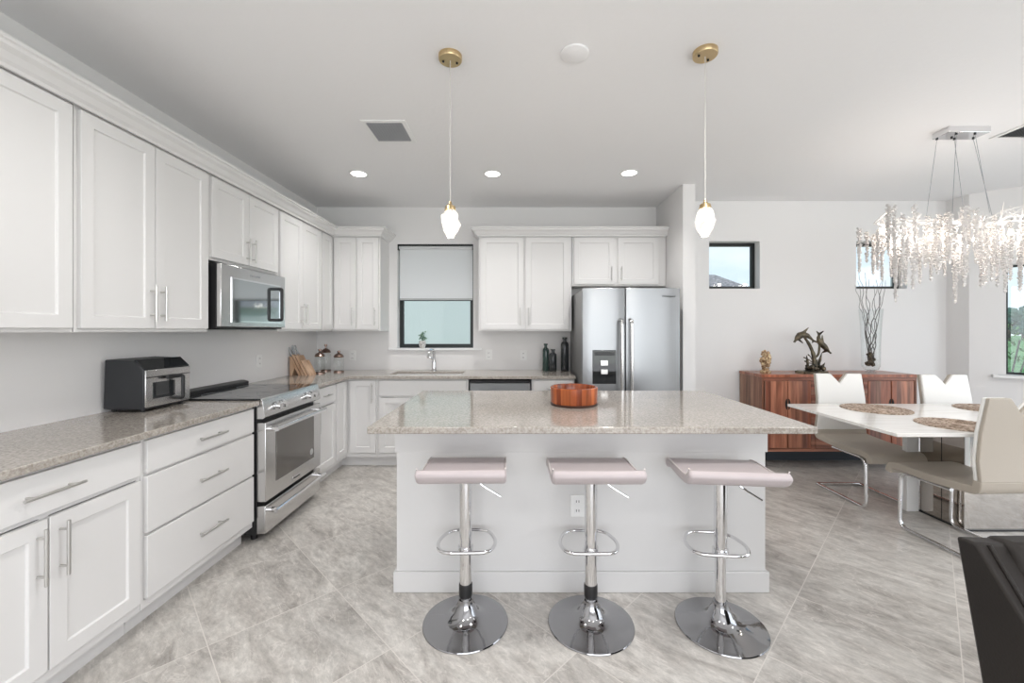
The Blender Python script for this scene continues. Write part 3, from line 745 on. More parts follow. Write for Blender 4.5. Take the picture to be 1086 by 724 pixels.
# knife block: slotted angled block
kb = thing('knife_block', 'pale wooden knife block with grey-handled knives in the corner', 'knife block', (-2.15, 4.22, CT), 0)
def slab(x, w, h, th):     # leaning left while rising
    bm = bmesh.new(); a = 0.10
    prism(bm, [(x, 0.0), (x + th, 0.0), (x + th - a * h / 0.2, h), (x - a * h / 0.2, h)], -w / 2, w / 2, 'y'); return bm
for k, (x, h) in enumerate(((-0.03, 0.19), (0.003, 0.21), (0.036, 0.20), (0.069, 0.15))):
    obj('wood_slab', slab(x, 0.12, h, 0.026), lightwood_m, kb, bevel=0.002)
bm = bmesh.new(); prism(bm, [(-0.118, 0.0), (-0.095, 0.0), (-0.064, 0.09), (-0.075, 0.105), (-0.118, 0.19)], -0.06, 0.06, 'y')
obj('support_leg', bm, lightwood_m, kb, bevel=0.002)
for k, (x, yy, h) in enumerate(((-0.03, -0.035, 0.19), (-0.03, 0.02, 0.19), (0.003, -0.01, 0.21), (0.003, 0.04, 0.21))):
    bm = bmesh.new(); bx = x + 0.028 - 0.5 * h
    tube(bm, [(bx, yy, h - 0.01), (bx - 0.045, yy, h + 0.09)], 0.008, 8); kn = obj('knife_handle', bm, mat('grey_handle', (0.35, 0.36, 0.37), 0.35, 0.6) if k == 0 else bpy.data.materials['grey_handle'], kb, smooth=True)

# canisters
def canister(label, x, y, h, r):
    t = thing('glass_canister', label, 'canister', (x, y, CT), 0, 'glass canisters in the back corner')
    jh = h * 0.68
    bm = bmesh.new(); lathe(bm, [(0.0, 0.004), (r * 0.9, 0.004), (r, 0.012), (r, jh * 0.86), (r * 0.86, jh)], seg=28, cap=False)
    obj('jar', bm, jar_m, t, smooth=True)
    bm = bmesh.new(); lathe(bm, [(r * 0.95, 0), (r * 0.95, 0.014), (r * 1.02, 0.014), (r * 1.02, 0.0)], seg=28, cap=False); obj('base_ring', bm, lidmetal_m, t, smooth=True)
    bm = bmesh.new(); lathe(bm, [(0, jh), (r * 0.95, jh), (r * 1.0, jh + 0.01), (r * 0.80, jh + 0.03), (r * 0.35, jh + 0.045), (r * 0.14, jh + 0.05), (r * 0.12, h - 0.028), (r * 0.32, h - 0.018), (r * 0.30, h - 0.004), (0, h)], seg=28)
    obj('lid', bm, lidmetal_m, t, smooth=True)
canister('glass canister with domed lid, left and nearest of the three', -2.06, 4.36, 0.26, 0.050)
canister('tallest glass canister with domed lid, behind the other two', -2.12, 4.63, 0.30, 0.052)
canister('glass canister with domed lid, rightmost and shortest of the three', -1.92, 4.50, 0.235, 0.052)

# bottles
def bottle(label, px, y, h, r, m, neck):
    t = tag(obj('glass_bottle', (lambda bm: (lathe(bm, [(0, 0), (r * 0.9, 0), (r, 0.008), (r, h * neck), (r * 0.9, h * (neck + 0.05)), (r * 0.45, h * (neck + 0.1)), (r * 0.40, h * 0.93), (r * 0.62, h * 0.95), (r * 0.62, h), (0, h)], seg=28), bm)[1])(bmesh.new()), m, smooth=True, loc=(px, y, CT)), label, 'bottle', 'smoky bottles beside the refrigerator')
bottle('smoky green glass bottle, leftmost of the three by the refrigerator', 0.335, 4.64, 0.305, 0.036, greybottle_m, 0.76)
bottle('short smoky grey glass bottle, middle of the three by the refrigerator', 0.412, 4.60, 0.245, 0.042, darkbottle_m, 0.74)
bottle('tallest dark glass bottle, closest to the refrigerator', 0.545, 4.62, 0.375, 0.044, darkbottle_m, 0.78)

# plant on sill
pp = thing('potted_succulent', 'tiny potted plant on the kitchen window sill', 'plant', (-1.085, BY + 0.045, WZ0))
bm = bmesh.new(); lathe(bm, [(0, 0), (0.026, 0), (0.040, 0.03), (0.040, 0.07), (0.034, 0.085), (0.028, 0.08), (0, 0.078)], seg=20); obj('pot', bm, pot_m, pp, smooth=True)
bm = bmesh.new()
for k in range(34):
    a = random.uniform(0, 6.28); r = random.uniform(0.005, 0.05); z = 0.08 + random.uniform(0.01, 0.10) * (1.2 - r * 8)
    bmesh.ops.create_icosphere(bm, subdivisions=1, radius=0.008, matrix=Matrix.Translation((r * math.cos(a), r * 0.6 * math.sin(a), z)) @ Matrix.Diagonal((1.3, 0.5, 1, 1)))
obj('leaves', bm, sage_m, pp)
bm = bmesh.new()
for k, (a, h) in enumerate(((0.035, 0.19), (0.015, 0.14), (-0.02, 0.12), (0.0, 0.13))):
    tube(bm, [(0, 0, 0.07), (a * 0.5, 0, 0.07 + (h - 0.07) * 0.6), (a, 0, h)], 0.002, 5)
    bmesh.ops.create_icosphere(bm, subdivisions=1, radius=0.010, matrix=Matrix.Translation((a, 0, h)))
obj('stem', bm, sage_m, pp)

# dishwasher
dw = thing('dishwasher', 'stainless steel dishwasher built under the back counter', 'dishwasher', (-0.462, BBY - 0.022, 0))
obj('body', B((0.004, 0.606, 0.03, 0.58, 0.10, 0.872)), black_m, dw)
obj('door', B((0.004, 0.606, 0, 0.03, 0.115, 0.845)), steel_m, dw, bevel=0.004)
obj('control_strip', B((0.004, 0.606, 0.004, 0.03, 0.852, 0.872)), black_m, dw)
bm = bmesh.new(); tube(bm, rounded([(0.07, 0, 0.77), (0.07, -0.045, 0.77), (0.54, -0.045, 0.77), (0.54, 0, 0.77)], 0.03), 0.011, 10)
obj('handle', bm, chrome_m, dw, smooth=True)
obj('toe_kick', B((0.004, 0.606, 0.09, 0.10, 0, 0.10)), black_m, dw)

# refrigerator
fr = thing('refrigerator', 'stainless steel side-by-side refrigerator with water dispenser', 'refrigerator', (0.622, 3.86, 0))
FW = 0.912
obj('body', B((0.004, FW - 0.004, 0.085, 0.90, 0.03, 1.755)), mat('grey_cabinet_side', (0.30, 0.30, 0.30), 0.4, 0.5), fr, bevel=0.004)
DX = 0.398
def fridge_door(x0, x1):
    bm = bmesh.new(); n = 10; pts = []
    for k in range(n + 1):
        q = k / n; x = x0 + (x1 - x0) * q
        pts.append((x, 0.0 + 0.016 * (2 * q - 1) ** 4))
    pts += [(x1, 0.075), (x0, 0.075)]
    prism(bm, pts, 0.06, 1.768, 'z'); return bm
dl = obj('door', fridge_door(0.0, DX), steel_m, fr, bevel=0.003)
drt = obj('door', fridge_door(DX + 0.008, FW), steel_m, fr, bevel=0.003)
for p, x in ((dl, DX - 0.045), (drt, DX + 0.045)):
    bm = bmesh.new(); tube(bm, rounded([(x, 0.004, 1.475), (x, -0.055, 1.46), (x, -0.065, 1.1), (x, -0.055, 0.40), (x, 0.004, 0.385)], 0.03), 0.0, 12, flat=(0.014, 0.017))
    obj('handle', bm, steel2_m, p, smooth=True)
ds = obj('dispenser', B((0.092, 0.312, -0.004, 0.004, 0.875, 1.19)), blackglass_m, dl, bevel=0.006)
obj('paddle', B((0.165, 0.235, -0.012, -0.004, 1.045, 1.095)), nickel_m, dl, bevel=0.003)
obj('paddle', B((0.168, 0.232, -0.012, -0.004, 0.965, 1.012)), nickel_m, dl, bevel=0.003)
obj('dispenser_display', B((0.11, 0.295, -0.0055, -0.004, 1.14, 1.175)), black_m, dl)
text_obj('lettering', 'Whirlpool', 0.030, black_m, drt, (0.80, -0.001, 1.69), (PI / 2, 0, 0))
obj('kick_grille', B((0.01, FW - 0.01, 0.08, 0.085, 0.005, 0.05)), black_m, fr)

# ------------------------------------------------------------------ island
ib = thing('kitchen_island', 'white kitchen island base under the speckled quartz top', 'island', (0, 0, 0))
IX0, IX1, IY0, IY1 = -0.628, 1.315, 2.186, 3.09
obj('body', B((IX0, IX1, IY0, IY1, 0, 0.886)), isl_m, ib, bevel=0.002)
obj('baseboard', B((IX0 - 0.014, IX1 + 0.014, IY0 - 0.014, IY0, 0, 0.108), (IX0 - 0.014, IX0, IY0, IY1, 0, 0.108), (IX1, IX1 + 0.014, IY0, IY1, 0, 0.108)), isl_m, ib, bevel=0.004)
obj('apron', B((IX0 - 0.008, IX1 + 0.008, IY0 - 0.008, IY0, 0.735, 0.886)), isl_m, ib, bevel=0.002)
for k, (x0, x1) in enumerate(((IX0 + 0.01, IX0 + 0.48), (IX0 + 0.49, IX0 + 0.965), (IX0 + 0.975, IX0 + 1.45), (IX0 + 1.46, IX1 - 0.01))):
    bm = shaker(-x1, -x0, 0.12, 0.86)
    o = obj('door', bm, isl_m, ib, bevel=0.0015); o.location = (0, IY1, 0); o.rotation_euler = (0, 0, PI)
tag(obj('island_countertop', B((-0.70, 1.42, 1.947, 3.127, 0.887, CT)), quartz_m, bevel=0.005), 'grey-beige speckled quartz slab on the kitchen island', 'countertop')
outlet('white outlet on the island front behind the middle stool', (0.325, IY0, 0.452), 0)
# bowl
bw = thing('wooden_bowl', 'round reddish-brown wooden bowl on the island countertop', 'bowl', (0.357, 2.55, CT))
bm = bmesh.new(); lathe(bm, [(0, 0.0), (0.132, 0.0), (0.138, 0.006), (0.143, 0.02), (0.145, 0.105), (0.141, 0.110), (0.133, 0.110), (0.130, 0.103), (0.128, 0.025), (0.11, 0.016), (0, 0.014)], seg=64)
obj('bowl_body', bm, bowl_m, bw, smooth=True)
bm = bmesh.new(); lathe(bm, [(0.1385, 0.0), (0.142, 0.0), (0.1445, 0.012), (0.142, 0.014)], seg=64, cap=False); obj('dark_rim', bm, mat('dark_stain', (0.05, 0.018, 0.01), 0.4), bw, smooth=True)

# ------------------------------------------------------------------ stools
def make_stool(label, loc, rz, sleeve_z, ring, w=0.385):
    t = thing('bar_stool', label, 'bar stool', loc, rz, 'bar stools along the island')
    bm = bmesh.new()
    lathe(bm, [(0, 0.0), (0.198, 0.0), (0.2, 0.003), (0.198, 0.007), (0.16, 0.014), (0.11, 0.022), (0.075, 0.034), (0.055, 0.055), (0.045, 0.080), (0.036, 0.092), (0.034, 0.115), (0, 0.115)], seg=64)
    obj('base', bm, chromedark_m, t, smooth=True)
    bm = bmesh.new(); lathe(bm, [(0.024, 0.10), (0.024, sleeve_z + 0.05)], seg=24); obj('lower_column', bm, chrome_m, t, smooth=True)
    bm = bmesh.new(); lathe(bm, [(0.0275, sleeve_z), (0.0285, sleeve_z + 0.004), (0.030, 0.675), (0.030, 0.684)], seg=28); obj('pole', bm, chrome_m, t, smooth=True)
    bm = bmesh.new()
    if ring: lathe(bm, [(0.030, sleeve_z - 0.01), (0.032, sleeve_z), (0.032, sleeve_z + 0.045), (0.030, sleeve_z + 0.052)], seg=24)
    else: lathe(bm, [(0.029, sleeve_z - 0.004), (0.031, sleeve_z), (0.031, sleeve_z + 0.004), (0.029, sleeve_z + 0.008)], seg=24)
    obj('collar', bm, black_m, t, smooth=True)
    zr = 0.345; bm = bmesh.new()
    tube(bm, rounded([(0.0, -0.036, zr), (0.115, -0.036, zr), (0.145, 0.06, zr), (0.10, 0.19, zr), (-0.10, 0.19, zr), (-0.145, 0.06, zr), (-0.115, -0.036, zr)], 0.07, 6, closed=True), 0.0085, 10, closed=True)
    lathe(bm, [(0.0305, zr - 0.014), (0.036, zr - 0.014), (0.036, zr + 0.014), (0.0305, zr + 0.014)], seg=24)
    obj('footrest', bm, chrome_m, t, smooth=True)
    # seat: profile in (y,z), lip at the near side, waterfall edge at the island side
    prof = [(-0.195, 0.788), (-0.180, 0.762), (-0.150, 0.748), (-0.09, 0.742), (0.02, 0.739), (0.11, 0.737), (0.160, 0.728), (0.185, 0.706)]
    prof = [tuple(p[1:]) for p in rounded([(0, a, b) for a, b in prof], 0.03, 3)]
    th = 0.040
    up = []; lo = []
    for i, p in enumerate(prof):
        a = Vector(prof[max(0, i - 1)]); b = Vector(prof[min(len(prof) - 1, i + 1)]); T = (b - a).normalized(); n = Vector((-T.y, T.x))
        if n.y < 0: n = -n
        up.append(Vector(p)); lo.append(Vector(p) - n * th)
    bm = bmesh.new(); prism(bm, [tuple(p) for p in up + lo[::-1]], -w / 2, w / 2)
    st = obj('seat', bm, stool_m, t, bevel=0.012)
    bm = bmesh.new()
    for sx in (-w / 2 + 0.004, w / 2 - 0.004):
        tube(bm, [(sx, p.x, p.y + 0.0005) for p in up], 0.0035, 6)
    obj('piping', bm, stoolside_m, st, smooth=True)
    obj('mounting_plate', B((-0.09, 0.09, -0.06, 0.09, 0.684, 0.6975)), black_m, t, bevel=0.002)
    bm = bmesh.new(); tube(bm, rounded([(0.0, -0.02, 0.684), (0.055, -0.035, 0.680), (0.085, -0.04, 0.655), (0.165, -0.04, 0.606)], 0.02), 0.0055, 8); obj('lever', bm, chrome_m, t, smooth=True)
    return t
make_stool('pale pinkish bar stool with chrome pedestal, leftmost at the island', (-0.236, 1.955, 0), 0.02, 0.135, True)
make_stool('pale pinkish bar stool with chrome pedestal, middle at the island', (0.352, 1.948, 0), 0.0, 0.135, True, 0.395)
make_stool('pale pinkish bar stool, rightmost at the island and turned slightly', (0.953, 1.932, 0), -0.10, 0.332, False, 0.41)

# ------------------------------------------------------------------ ceiling fixtures
def pendant(label, x, y, zc, rot):
    t = thing('pendant_light', label, 'pendant light', (x, y, CZ), rot, 'crystal pendants over the island')
    cp = (lambda bm: (lathe(bm, [(0, 0), (0.06, 0), (0.06, -0.022), (0.057, -0.026), (0, -0.026)], seg=40), bm)[1])(bmesh.new())
    cn = obj('canopy', cp, brass_m, t, smooth=True)
    bm = bmesh.new()
    bm.free()
    for sx in (-0.035, 0.035):
        bm = bmesh.new(); lathe(bm, [(0, -0.026), (0.006, -0.026), (0.006, -0.031), (0, -0.032)], (sx, 0.01, 0), 10)
        obj('screw', bm, black_m, cn)
    L = CZ - zc
    bm = bmesh.new(); tube(bm, [(0, 0, -0.026), (0, 0, -L + 0.115)], 0.0022, 6); obj('cord', bm, cord_m, t)
    bm = bmesh.new(); lathe(bm, [(0, -L + 0.118), (0.006, -L + 0.118), (0.010, -L + 0.103), (0.026, -L + 0.092), (0.030, -L + 0.072), (0.0, -L + 0.070)], seg=20); obj('cap', bm, brass_m, t, smooth=True)
    bm = bmesh.new(); rnd = random.Random(int(x * 100) + 40)
    rings = []
    for z, r in ((0.072, 0.026), (0.045, 0.046), (0.005, 0.052), (-0.035, 0.040), (-0.068, 0.018)):
        n = 7; rings.append([bm.verts.new(((r * rnd.uniform(0.88, 1.12)) * math.cos(2 * PI * (k + z * 8) / n), (r * rnd.uniform(0.88, 1.12)) * math.sin(2 * PI * (k + z * 8) / n), -L + z + rnd.uniform(-0.006, 0.006))) for k in range(n)])
    for a, b2 in zip(rings, rings[1:]):
        for k in range(7):
            bm.faces.new((a[k], a[(k + 1) % 7], b2[k])); bm.faces.new((a[(k + 1) % 7], b2[(k + 1) % 7], b2[k]))
    bm.faces.new(rings[0]); bm.faces.new(rings[-1])
    obj('crystal_shade', bm, pendant_m, t)
    bm = bmesh.new(); bmesh.ops.create_icosphere(bm, subdivisions=2, radius=0.013, matrix=Matrix.Translation((0, 0, -L + 0.03)) @ Matrix.Diagonal((1, 1, 1.7, 1)))
    obj('bulb', bm, bulb_m, t, smooth=True)
    lo = lamp('pendant_glow', 'POINT', (0, 0, -L - 0.09), (0, 0, 0), 3, (1, 0.9, 0.78), shadow_soft_size=0.05); lo.parent = t
pendant('faceted crystal pendant on a brass canopy, left one over the island', -0.338, 2.14, 1.92, 0.2)
pendant('faceted crystal pendant on a brass canopy, right one over the island', 0.962, 2.107, 1.92, 0.5)
def downlight(label, x, y):
    t = thing('recessed_downlight', label, 'ceiling light', (x, y, CZ), 0, 'recessed downlights before the back wall')
    bm = bmesh.new(); lathe(bm, [(0.066, 0), (0.082, 0), (0.082, -0.004), (0.066, -0.006)], seg=32, cap=False); obj('trim_ring', bm, white_plastic_m, t, smooth=True)
    bm = bmesh.new(); lathe(bm, [(0, -0.001), (0.066, -0.001), (0.066, -0.004), (0, -0.004)], seg=32); obj('diffuser', bm, led_m, t)
    lo = lamp('downlight_glow', 'SPOT', (0, 0, -0.02), (0, 0, 0), 47, (1, 0.985, 0.97), spot_size=2.3, spot_blend=1.0, shadow_soft_size=0.06); lo.parent = t
downlight('round recessed downlight, leftmost of three before the back wall', -1.42, 3.75)
downlight('round recessed downlight, middle of three before the back wall', -0.21, 3.75)
for qx, qy in ((-0.95, 1.5), (0.9, 1.5), (-0.9, -1.0), (1.2, -1.0), (3.6, 1.2), (3.6, -1.2)):  # fill spots added out of view to brighten the room, no fixtures built
    lamp('fill_spot', 'SPOT', (qx, qy, CZ - 0.03), (0, 0, 0), 58, (1, 0.985, 0.97), spot_size=2.75, spot_blend=0.8, shadow_soft_size=0.12)
downlight('round recessed downlight, rightmost of three, before the refrigerator', 1.02, 3.73)
bm = bmesh.new(); lathe(bm, [(0, 0), (0.072, 0), (0.072, -0.008), (0.064, -0.012), (0, -0.012)], (0, 0, 0), 40)
o = tag(obj('ceiling_cover_plate', bm, ceil_m, smooth=True, loc=(0.30, 2.12, CZ)), 'round white blank cover on the ceiling between the pendants', 'ceiling cover')
def vent(label, x0, x1, y0, y1, n, wdt=0.03):
    t = thing('ceiling_vent', label, 'vent', ((x0 + x1) / 2, (y0 + y1) / 2, CZ))
    w, d = (x1 - x0) / 2, (y1 - y0) / 2
    obj('frame', B((-w, -w + wdt, -d, d, -0.008, 0), (w - wdt, w, -d, d, -0.008, 0), (-w + wdt, w - wdt, -d, -d + wdt, -0.008, 0), (-w + wdt, w - wdt, d - wdt, d, -0.008, 0)), white_plastic_m, t, bevel=0.002)
    obj('backing', B((-w + wdt, w - wdt, -d + wdt, d - wdt, -0.001, 0)), dark_m, t)
    for k in range(n):
        x = -w + wdt + (k + 0.5) * (2 * w - 2 * wdt) / n
        bm = bmesh.new(); prism(bm, [(x - 0.008, -0.011), (x - 0.005, -0.011), (x + 0.008, -0.003), (x + 0.005, -0.003)], -d + wdt, d - wdt, 'y'); obj('slat', bm, mat('slat_metal', (0.33, 0.34, 0.36), 0.5) if 'slat_metal' not in bpy.data.materials else bpy.data.materials['slat_metal'], t)
vent('small rectangular air vent on the ceiling left of the pendants', -1.05, -0.745, 2.79, 3.12, 13)
vent('large grey air return grille at the right edge of the ceiling', 3.49, 4.1, 2.45, 3.06, 24)

# ------------------------------------------------------------------ chandelier
ch = thing('chandelier', 'long crystal branch chandelier with hanging icicle strands over the dining table', 'chandelier', (3.07, 2.93, CZ))
cn = obj('canopy', B((-0.065, 0.225, -0.055, 0.065, -0.042, 0)), chrome_m, ch, bevel=0.003)
bm = bmesh.new()
for k, (a, b) in enumerate(((-0.045, 0.05), (0.01, -0.03), (0.08, 0.05), (0.14, -0.03), (0.205, 0.04), (0.04, 0.03))): lathe(bm, [(0, -0.042), (0.007, -0.042), (0.007, -0.05), (0, -0.05)], (a, b, 0), 8)
obj('ferrule', bm, black_m, cn)
TOPS = ((-0.14, 0.03), (-0.04, -0.05), (0.12, 0.02), (0.22, -0.05), (0.34, 0.04))
for (a, b), (tx, ty) in zip(((-0.045, 0.05), (0.01, -0.03), (0.08, 0.05), (0.14, -0.03), (0.205, 0.04)), TOPS):
    bm = bmesh.new(); tube(bm, [(a, b, -0.045), (tx, ty, -0.60)], 0.0016, 5); obj('suspension_wire', bm, grate_m, ch)
rnd = random.Random(11)
bm = bmesh.new()
branch_pts = []
spine = [(-0.54, 0.0, -0.66), (-0.3, 0.05, -0.68), (-0.05, -0.04, -0.64), (0.2, 0.03, -0.67), (0.42, -0.04, -0.64), (0.60, 0.02, -0.66)]
sp2 = rounded(spine, 0.15, 4)
tube(bm, sp2, 0.007, 6)
for k in range(34):
    p = sp2[rnd.randrange(len(sp2))]
    dx = rnd.uniform(-0.16, 0.16); dy = rnd.uniform(-0.17, 0.17); dz = rnd.uniform(-0.03, 0.11)
    q = Vector((min(0.62, max(-0.58, p.x + dx)), dy, p.z + dz)); m_ = (p + q) / 2 + Vector((0, 0, 0.02 * rnd.choice((-1, 1))))
    tube(bm, [p, m_, q], [0.005, 0.004, 0.002], 5)
    for j in range(2):
        e_ = m_ + Vector((rnd.uniform(-0.06, 0.06), rnd.uniform(-0.05, 0.05), rnd.uniform(0.01, 0.06))); tube(bm, [m_, e_], [0.003, 0.0015], 4)
    branch_pts.append(q)
obj('branch_frame', bm, branch_m, ch, smooth=True)
def strand(n, wid, seed):
    r_ = random.Random(seed); bm = bmesh.new(); z = 0.0
    for k in range(n):
        ww = wid * (1.0 - 0.55 * k / n)
        for j in range(4):
            s = r_.uniform(0.0045, 0.0095); a = r_.uniform(0, 6.28); q = r_.uniform(0.2, 1) * ww
            c = Vector((q * math.cos(a), q * math.sin(a), z + r_.uniform(-0.004, 0.004)))
            R = Matrix.Rotation(r_.uniform(0, 3), 3, 'X') @ Matrix.Rotation(r_.uniform(0, 3), 3, 'Y')
            v = [bm.verts.new(c + R @ Vector(d) * s) for d in ((1, 0, 0), (-1, 0, 0), (0, 1, 0), (0, -1, 0), (0, 0, 1.4), (0, 0, -1.4))]
            for f in ((0, 2, 4), (2, 1, 4), (1, 3, 4), (3, 0, 4), (2, 0, 5), (1, 2, 5), (3, 1, 5), (0, 3, 5)): bm.faces.new([v[i] for i in f])
        z -= 0.0100
    s = 0.012; c = Vector((0, 0, z - 0.008))
    v = [bm.verts.new(c + Vector(d) * s) for d in ((1, 0, 0), (-1, 0, 0), (0, 1, 0), (0, -1, 0), (0, 0, 1.6), (0, 0, -1.6))]
    for f in ((0, 2, 4), (2, 1, 4), (1, 3, 4), (3, 0, 4), (2, 0, 5), (1, 2, 5), (3, 1, 5), (0, 3, 5)): bm.faces.new([v[i] for i in f])
    return bm
protos = []
for s, (n, wd_) in enumerate(((20, 0.017), (26, 0.015), (30, 0.015), (34, 0.014), (16, 0.018))):
    o = obj('crystal_strand', strand(n, wd_, s), crystal_m, ch); protos.append(o)
used = set()
for k in range(96):
    x = -0.56 + 1.17 * (k + rnd.uniform(0, 1)) / 96; y = rnd.uniform(-0.17, 0.17)
    i = rnd.choice((0, 1, 1, 2, 2, 3, 4))
    cx = abs(x - 0.02) / 0.6
    zt = -0.56 - rnd.uniform(0, 0.21) - (0.10 if 0.25 < cx < 0.8 and rnd.random() < 0.5 else 0)
    if cx > 0.85 and i == 3: i = 1
    if i not in used: o = protos[i]; used.add(i)
    else: o = protos[i].copy(); COL.objects.link(o); o.parent = ch
    o.location = (x, y, zt); o.rotation_euler = (0, 0, rnd.uniform(0, 6))
for k, (x, y, z) in enumerate(((-0.45, 0.05, -0.70), (-0.22, -0.08, -0.78), (-0.02, 0.04, -0.74), (0.06, -0.10, -0.80), (0.24, 0.05, -0.78), (0.33, -0.08, -0.74), (0.50, 0.06, -0.74), (-0.34, -0.03, -0.76), (0.56, -0.06, -0.77))):
    bm = bmesh.new(); bmesh.ops.create_icosphere(bm, subdivisions=2, radius=0.011, matrix=Matrix.Diagonal((1, 1, 1.6, 1))); o = obj('bulb', bm, bulb_m, ch, smooth=True, loc=(x, y, z))
for x in (-0.35, 0.05, 0.45):
    lo = lamp('chandelier_glow', 'POINT', (x, 0, -0.77), (0, 0, 0), 5, (1, 0.9, 0.82), shadow_soft_size=0.08); lo.parent = ch

# ------------------------------------------------------------------ sideboard
SBX0, SBX1, SBY0, SBY1 = 2.444, 3.985, 4.12, 4.53
sb = thing('sideboard', 'reddish reclaimed-wood sideboard against the dining wall', 'sideboard', (SBX0, SBY0, 0))
SW, SD = SBX1 - SBX0, SBY1 - SBY0
obj('body', B((0.02, SW - 0.02, 0.02, SD, 0.17, 0.905)), wood_v, sb)
obj('side_panel', B((0, 0.02, 0.0, SD, 0.17, 0.905)), wood_s, sb, bevel=0.002)
obj('side_panel', B((SW - 0.02, SW, 0.0, SD, 0.17, 0.905)), wood_s, sb, bevel=0.002)
obj('top', B((-0.006, SW + 0.006, -0.008, SD + 0.0, 0.905, 0.935)), wood_t, sb, bevel=0.003)
obj('front_frame', B((0.02, SW - 0.02, 0.0, 0.02, 0.17, 0.20), (0.02, SW - 0.02, 0.0, 0.02, 0.875, 0.905), (0.49, 0.53, 0, 0.02, 0.20, 0.875), (1.01, 1.05, 0, 0.02, 0.20, 0.875)), wood_h, sb)
for x0, x1, hx in ((0.03, 0.252, 0.252), (0.262, 0.485, 0.262), (1.055, 1.28, 1.28), (1.29, 1.51, 1.29)):
    dd = obj('door', B((x0, x1, -0.002, 0.018, 0.205, 0.87)), wood_v, sb, bevel=0.002)
    bm = bmesh.new(); n = 12; s = -1 if hx == x1 else 1
    prism(bm, [(hx + s * 0.022 * math.sin(PI * k / n), 0.64 - 0.055 * math.cos(PI * k / n)) for k in range(n + 1)], -0.003, -0.0021, 'y'); obj('finger_cutout', bm, dark_m, dd)
for k in range(3):
    z0 = 0.205 + k * 0.223
    dd = obj('drawer', B((0.535, 1.005, -0.002, 0.018, z0, z0 + 0.216)), wood_h, sb, bevel=0.002)
    bm = bmesh.new(); n = 12
    prism(bm, [(0.77 - 0.055 * math.cos(PI * q / n), z0 + 0.216 - 0.022 * math.sin(PI * q / n)) for q in range(n + 1)], -0.003, -0.0021, 'y'); obj('finger_cutout', bm, dark_m, dd)
for lx, ly in ((0.03, 0.03), (SW - 0.03, 0.03), (0.03, SD - 0.05), (SW - 0.03, SD - 0.05)):
    obj('leg', B((lx - 0.018, lx + 0.018, ly - 0.018, ly + 0.018, 0, 0.17)), black_m, sb)
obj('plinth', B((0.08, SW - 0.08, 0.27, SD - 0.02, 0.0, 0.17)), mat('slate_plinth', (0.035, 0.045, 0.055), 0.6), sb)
ST = 0.9352
# gold carved ornament
go = thing('carved_ornament', 'small carved gold pillar ornament on the left end of the sideboard', 'ornament', (2.57, 4.27, ST))
bm = bmesh.new(); lathe(bm, [(0, 0), (0.05, 0), (0.052, 0.02), (0.03, 0.035), (0.036, 0.05), (0, 0.05)], seg=20); obj('base', bm, gold_m, go, smooth=True)
bm = bmesh.new(); r_ = random.Random(3)
for k in range(46):
    a = r_.uniform(0, 6.28); z = 0.06 + 0.17 * (k / 46); q = 0.036 * math.sin(PI * min(1, (z - 0.02) / 0.23)) + 0.004
    bmesh.ops.create_icosphere(bm, subdivisions=1, radius=r_.uniform(0.013, 0.02), matrix=Matrix.Translation((q * math.cos(a), q * math.sin(a), z)))
bmesh.ops.create_icosphere(bm, subdivisions=2, radius=0.04, matrix=Matrix.Translation((0, 0, 0.14)) @ Matrix.Diagonal((0.9, 0.9, 2.2, 1)))
obj('carved_column', bm, gold_m, go, smooth=True)
# dolphin sculpture
dp = thing('dolphin_sculpture', 'dark bronze sculpture of two leaping dolphins on the sideboard', 'sculpture', (3.04, 4.25, ST)); dp.scale = (0.9, 0.9, 0.95)
bm = bmesh.new(); r_ = random.Random(5)
prism(bm, [(0.17 * math.cos(k * PI / 12) * (1 + 0.12 * math.sin(3 * k)), 0.10 * math.sin(k * PI / 12)) for k in range(24)], 0.0, 0.025, 'z')
for k in range(14): bmesh.ops.create_icosphere(bm, subdivisions=1, radius=r_.uniform(0.02, 0.035), matrix=Matrix.Translation((r_.uniform(-0.06, 0.10), r_.uniform(-0.05, 0.05), 0.035 + r_.uniform(0, 0.04))))
obj('base', bm, bronze_m, dp, smooth=False)
bm = bmesh.new(); tube(bm, rounded([(0.02, 0, 0.03), (0.02, 0, 0.18), (-0.03, 0, 0.30), (-0.09, 0, 0.385)], 0.06), [0.022] * 6 + [0.017] * 6 + [0.014] * 2, 8)
tube(bm, rounded([(0.02, 0, 0.16), (0.07, 0, 0.20), (0.08, 0.0, 0.30)], 0.04), 0.012, 8)
obj('coral_stem', bm, bronze_m, dp, smooth=True)
bm = bmesh.new()
for (x, z, h) in ((0.10, 0.03, 0.19), (-0.045, 0.03, 0.16), (0.06, 0.03, 0.12), (0.13, 0.02, 0.09)):
    tube(bm, [(x * 0.7, 0.02, z), (x, 0.02, z + h * 0.6), (x * 1.2, 0.02, z + h)], [0.010, 0.016, 0.003], 6)
for s in ((-0.09, 0.13), (-0.10, 0.17), (-0.05, 0.20)): tube(bm, [(0.02, 0, 0.10), (s[0] * 0.5, 0, s[1] - 0.02), (s[0], 0, s[1])], [0.006, 0.005, 0.008], 6)
obj('coral', bm, bronze_m, dp, smooth=True)
